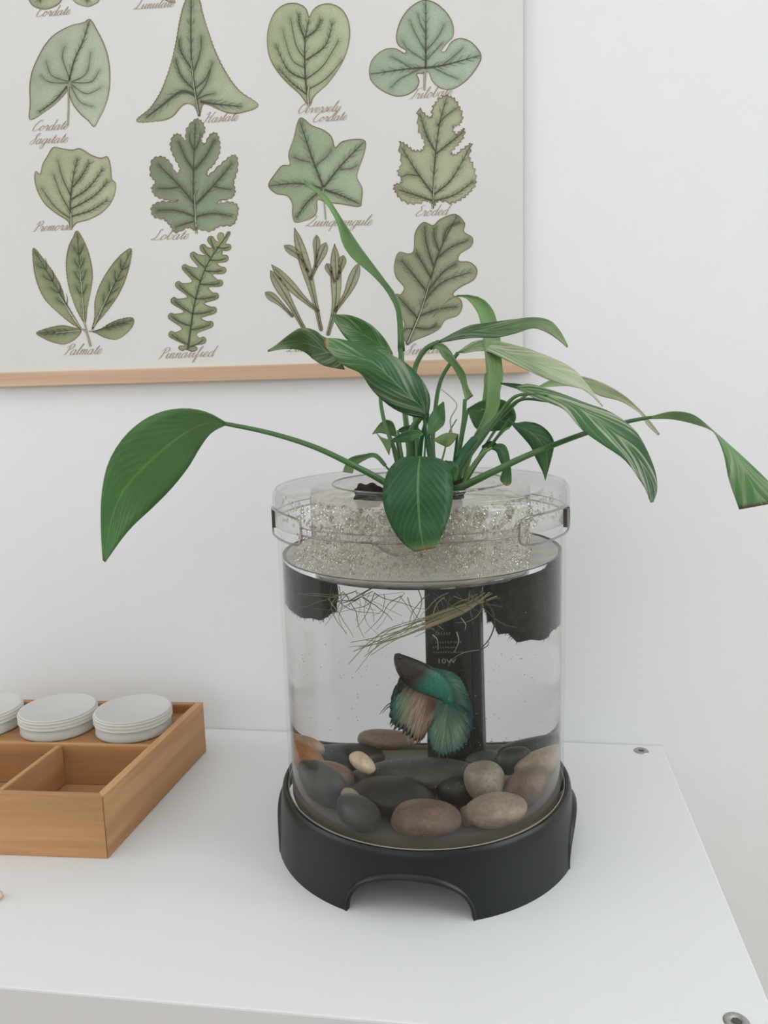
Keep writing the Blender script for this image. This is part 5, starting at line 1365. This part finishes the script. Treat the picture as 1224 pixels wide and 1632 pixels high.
# roots in the water
RCOL = [lin(126, 120, 88), lin(150, 140, 108), lin(104, 98, 74), lin(86, 84, 66)]


def root(pts, offs, wpx, col):
    n = 26; q = catmull(pts, n); of = np.interp(np.linspace(0, 1, n), np.linspace(0, 1, len(offs)), offs)
    P = []
    for a, o in zip(q, of):
        v = inw(a[0], a[1], o); v.z = min(v.z, z(CB - 0.0016)); P.append(v)
    rad = [max(0.00012, wpx * 0.5 * PXM * (1 - 0.6 * i / (n - 1))) for i in range(n)]
    return tube('root', P, rad, M['root'], plant, 6, (*col, 1))


for k in range(12):
    e = random.uniform(-8, 8)
    root([(796 - k * 4, 950 + random.uniform(-6, 5)), (745 + e, 966 + e * .5), (690 + e, 988 + e), (636 - k * 3, 1014 + e * 1.4), (600 - random.uniform(0, 46), 1032 + random.uniform(-14, 44))], [-0.02, -.035, -.05, -.05, -.05], random.uniform(1.8, 3.6), random.choice(RCOL[:3]))
for k in range(44):
    x, y = random.uniform(522, 770), random.uniform(940, 954); h_ = random.choice((-1, 1)) * random.uniform(.1, 1.25); cv_ = random.uniform(-.35, .35); st_ = random.uniform(9, 19)
    pts = [(x, y)]
    for q in range(5):
        x += st_ * math.sin(h_); y += st_ * max(-.1, math.cos(h_)) * .9; h_ += cv_ + random.uniform(-.3, .3); pts.append((x, y))
    o_ = random.uniform(-.065, -.02); root(pts, [o_, o_ + random.uniform(-.012, .012)], random.uniform(0.9, 2.2), random.choice(RCOL))
for pts, wd, c in (([(772, 955), (785, 975), (788, 995), (780, 1018), (764, 1036)], 4.2, lin(52, 54, 46)), ([(764, 1036), (776, 1030), (779, 1024), (776, 1022)], 2.0, lin(70, 70, 56)), ([(528, 934), (526, 955), (534, 985), (553, 1010)], 1.6, RCOL[3]),
                   ([(540, 934), (545, 965), (540, 985), (552, 1012)], 1.5, RCOL[2]), ([(690, 1012), (697, 1020), (698, 1036)], 2.0, lin(170, 166, 144)), ([(728, 1008), (731, 1022), (724, 1040)], 2.0, lin(170, 166, 144)), ([(735, 985), (742, 995), (741, 1004)], 1.8, lin(170, 166, 144)),
                   ([(763, 1036), (740, 1040), (722, 1050), (714, 1062)], 1.8, lin(120, 118, 100)), ([(640, 950), (620, 962), (606, 985), (581, 1010)], 1.8, RCOL[2]), ([(595, 936), (570, 950), (556, 958), (542, 962)], 3.0, RCOL[3])):
    root(pts, [-.045, -.05, -.05], wd, c)

# small blurred brown thing at the very left edge of the cabinet top
p = onz(-6, 1433, 0)
V, F = lathe_data([(0.0001, TZ + 0.0002), (0.0032, TZ + 0.0002), (0.0042, TZ + 0.0016), (0.0042, TZ + 0.0034), (0.003, TZ + 0.0048), (0.0001, TZ + 0.0054)], 28, p.x, p.y)
b_ = mobj('wooden_bead', V, F, M['rail']); tag(b_, 'small brown bead at the left edge in front of the bamboo box', 'bead')
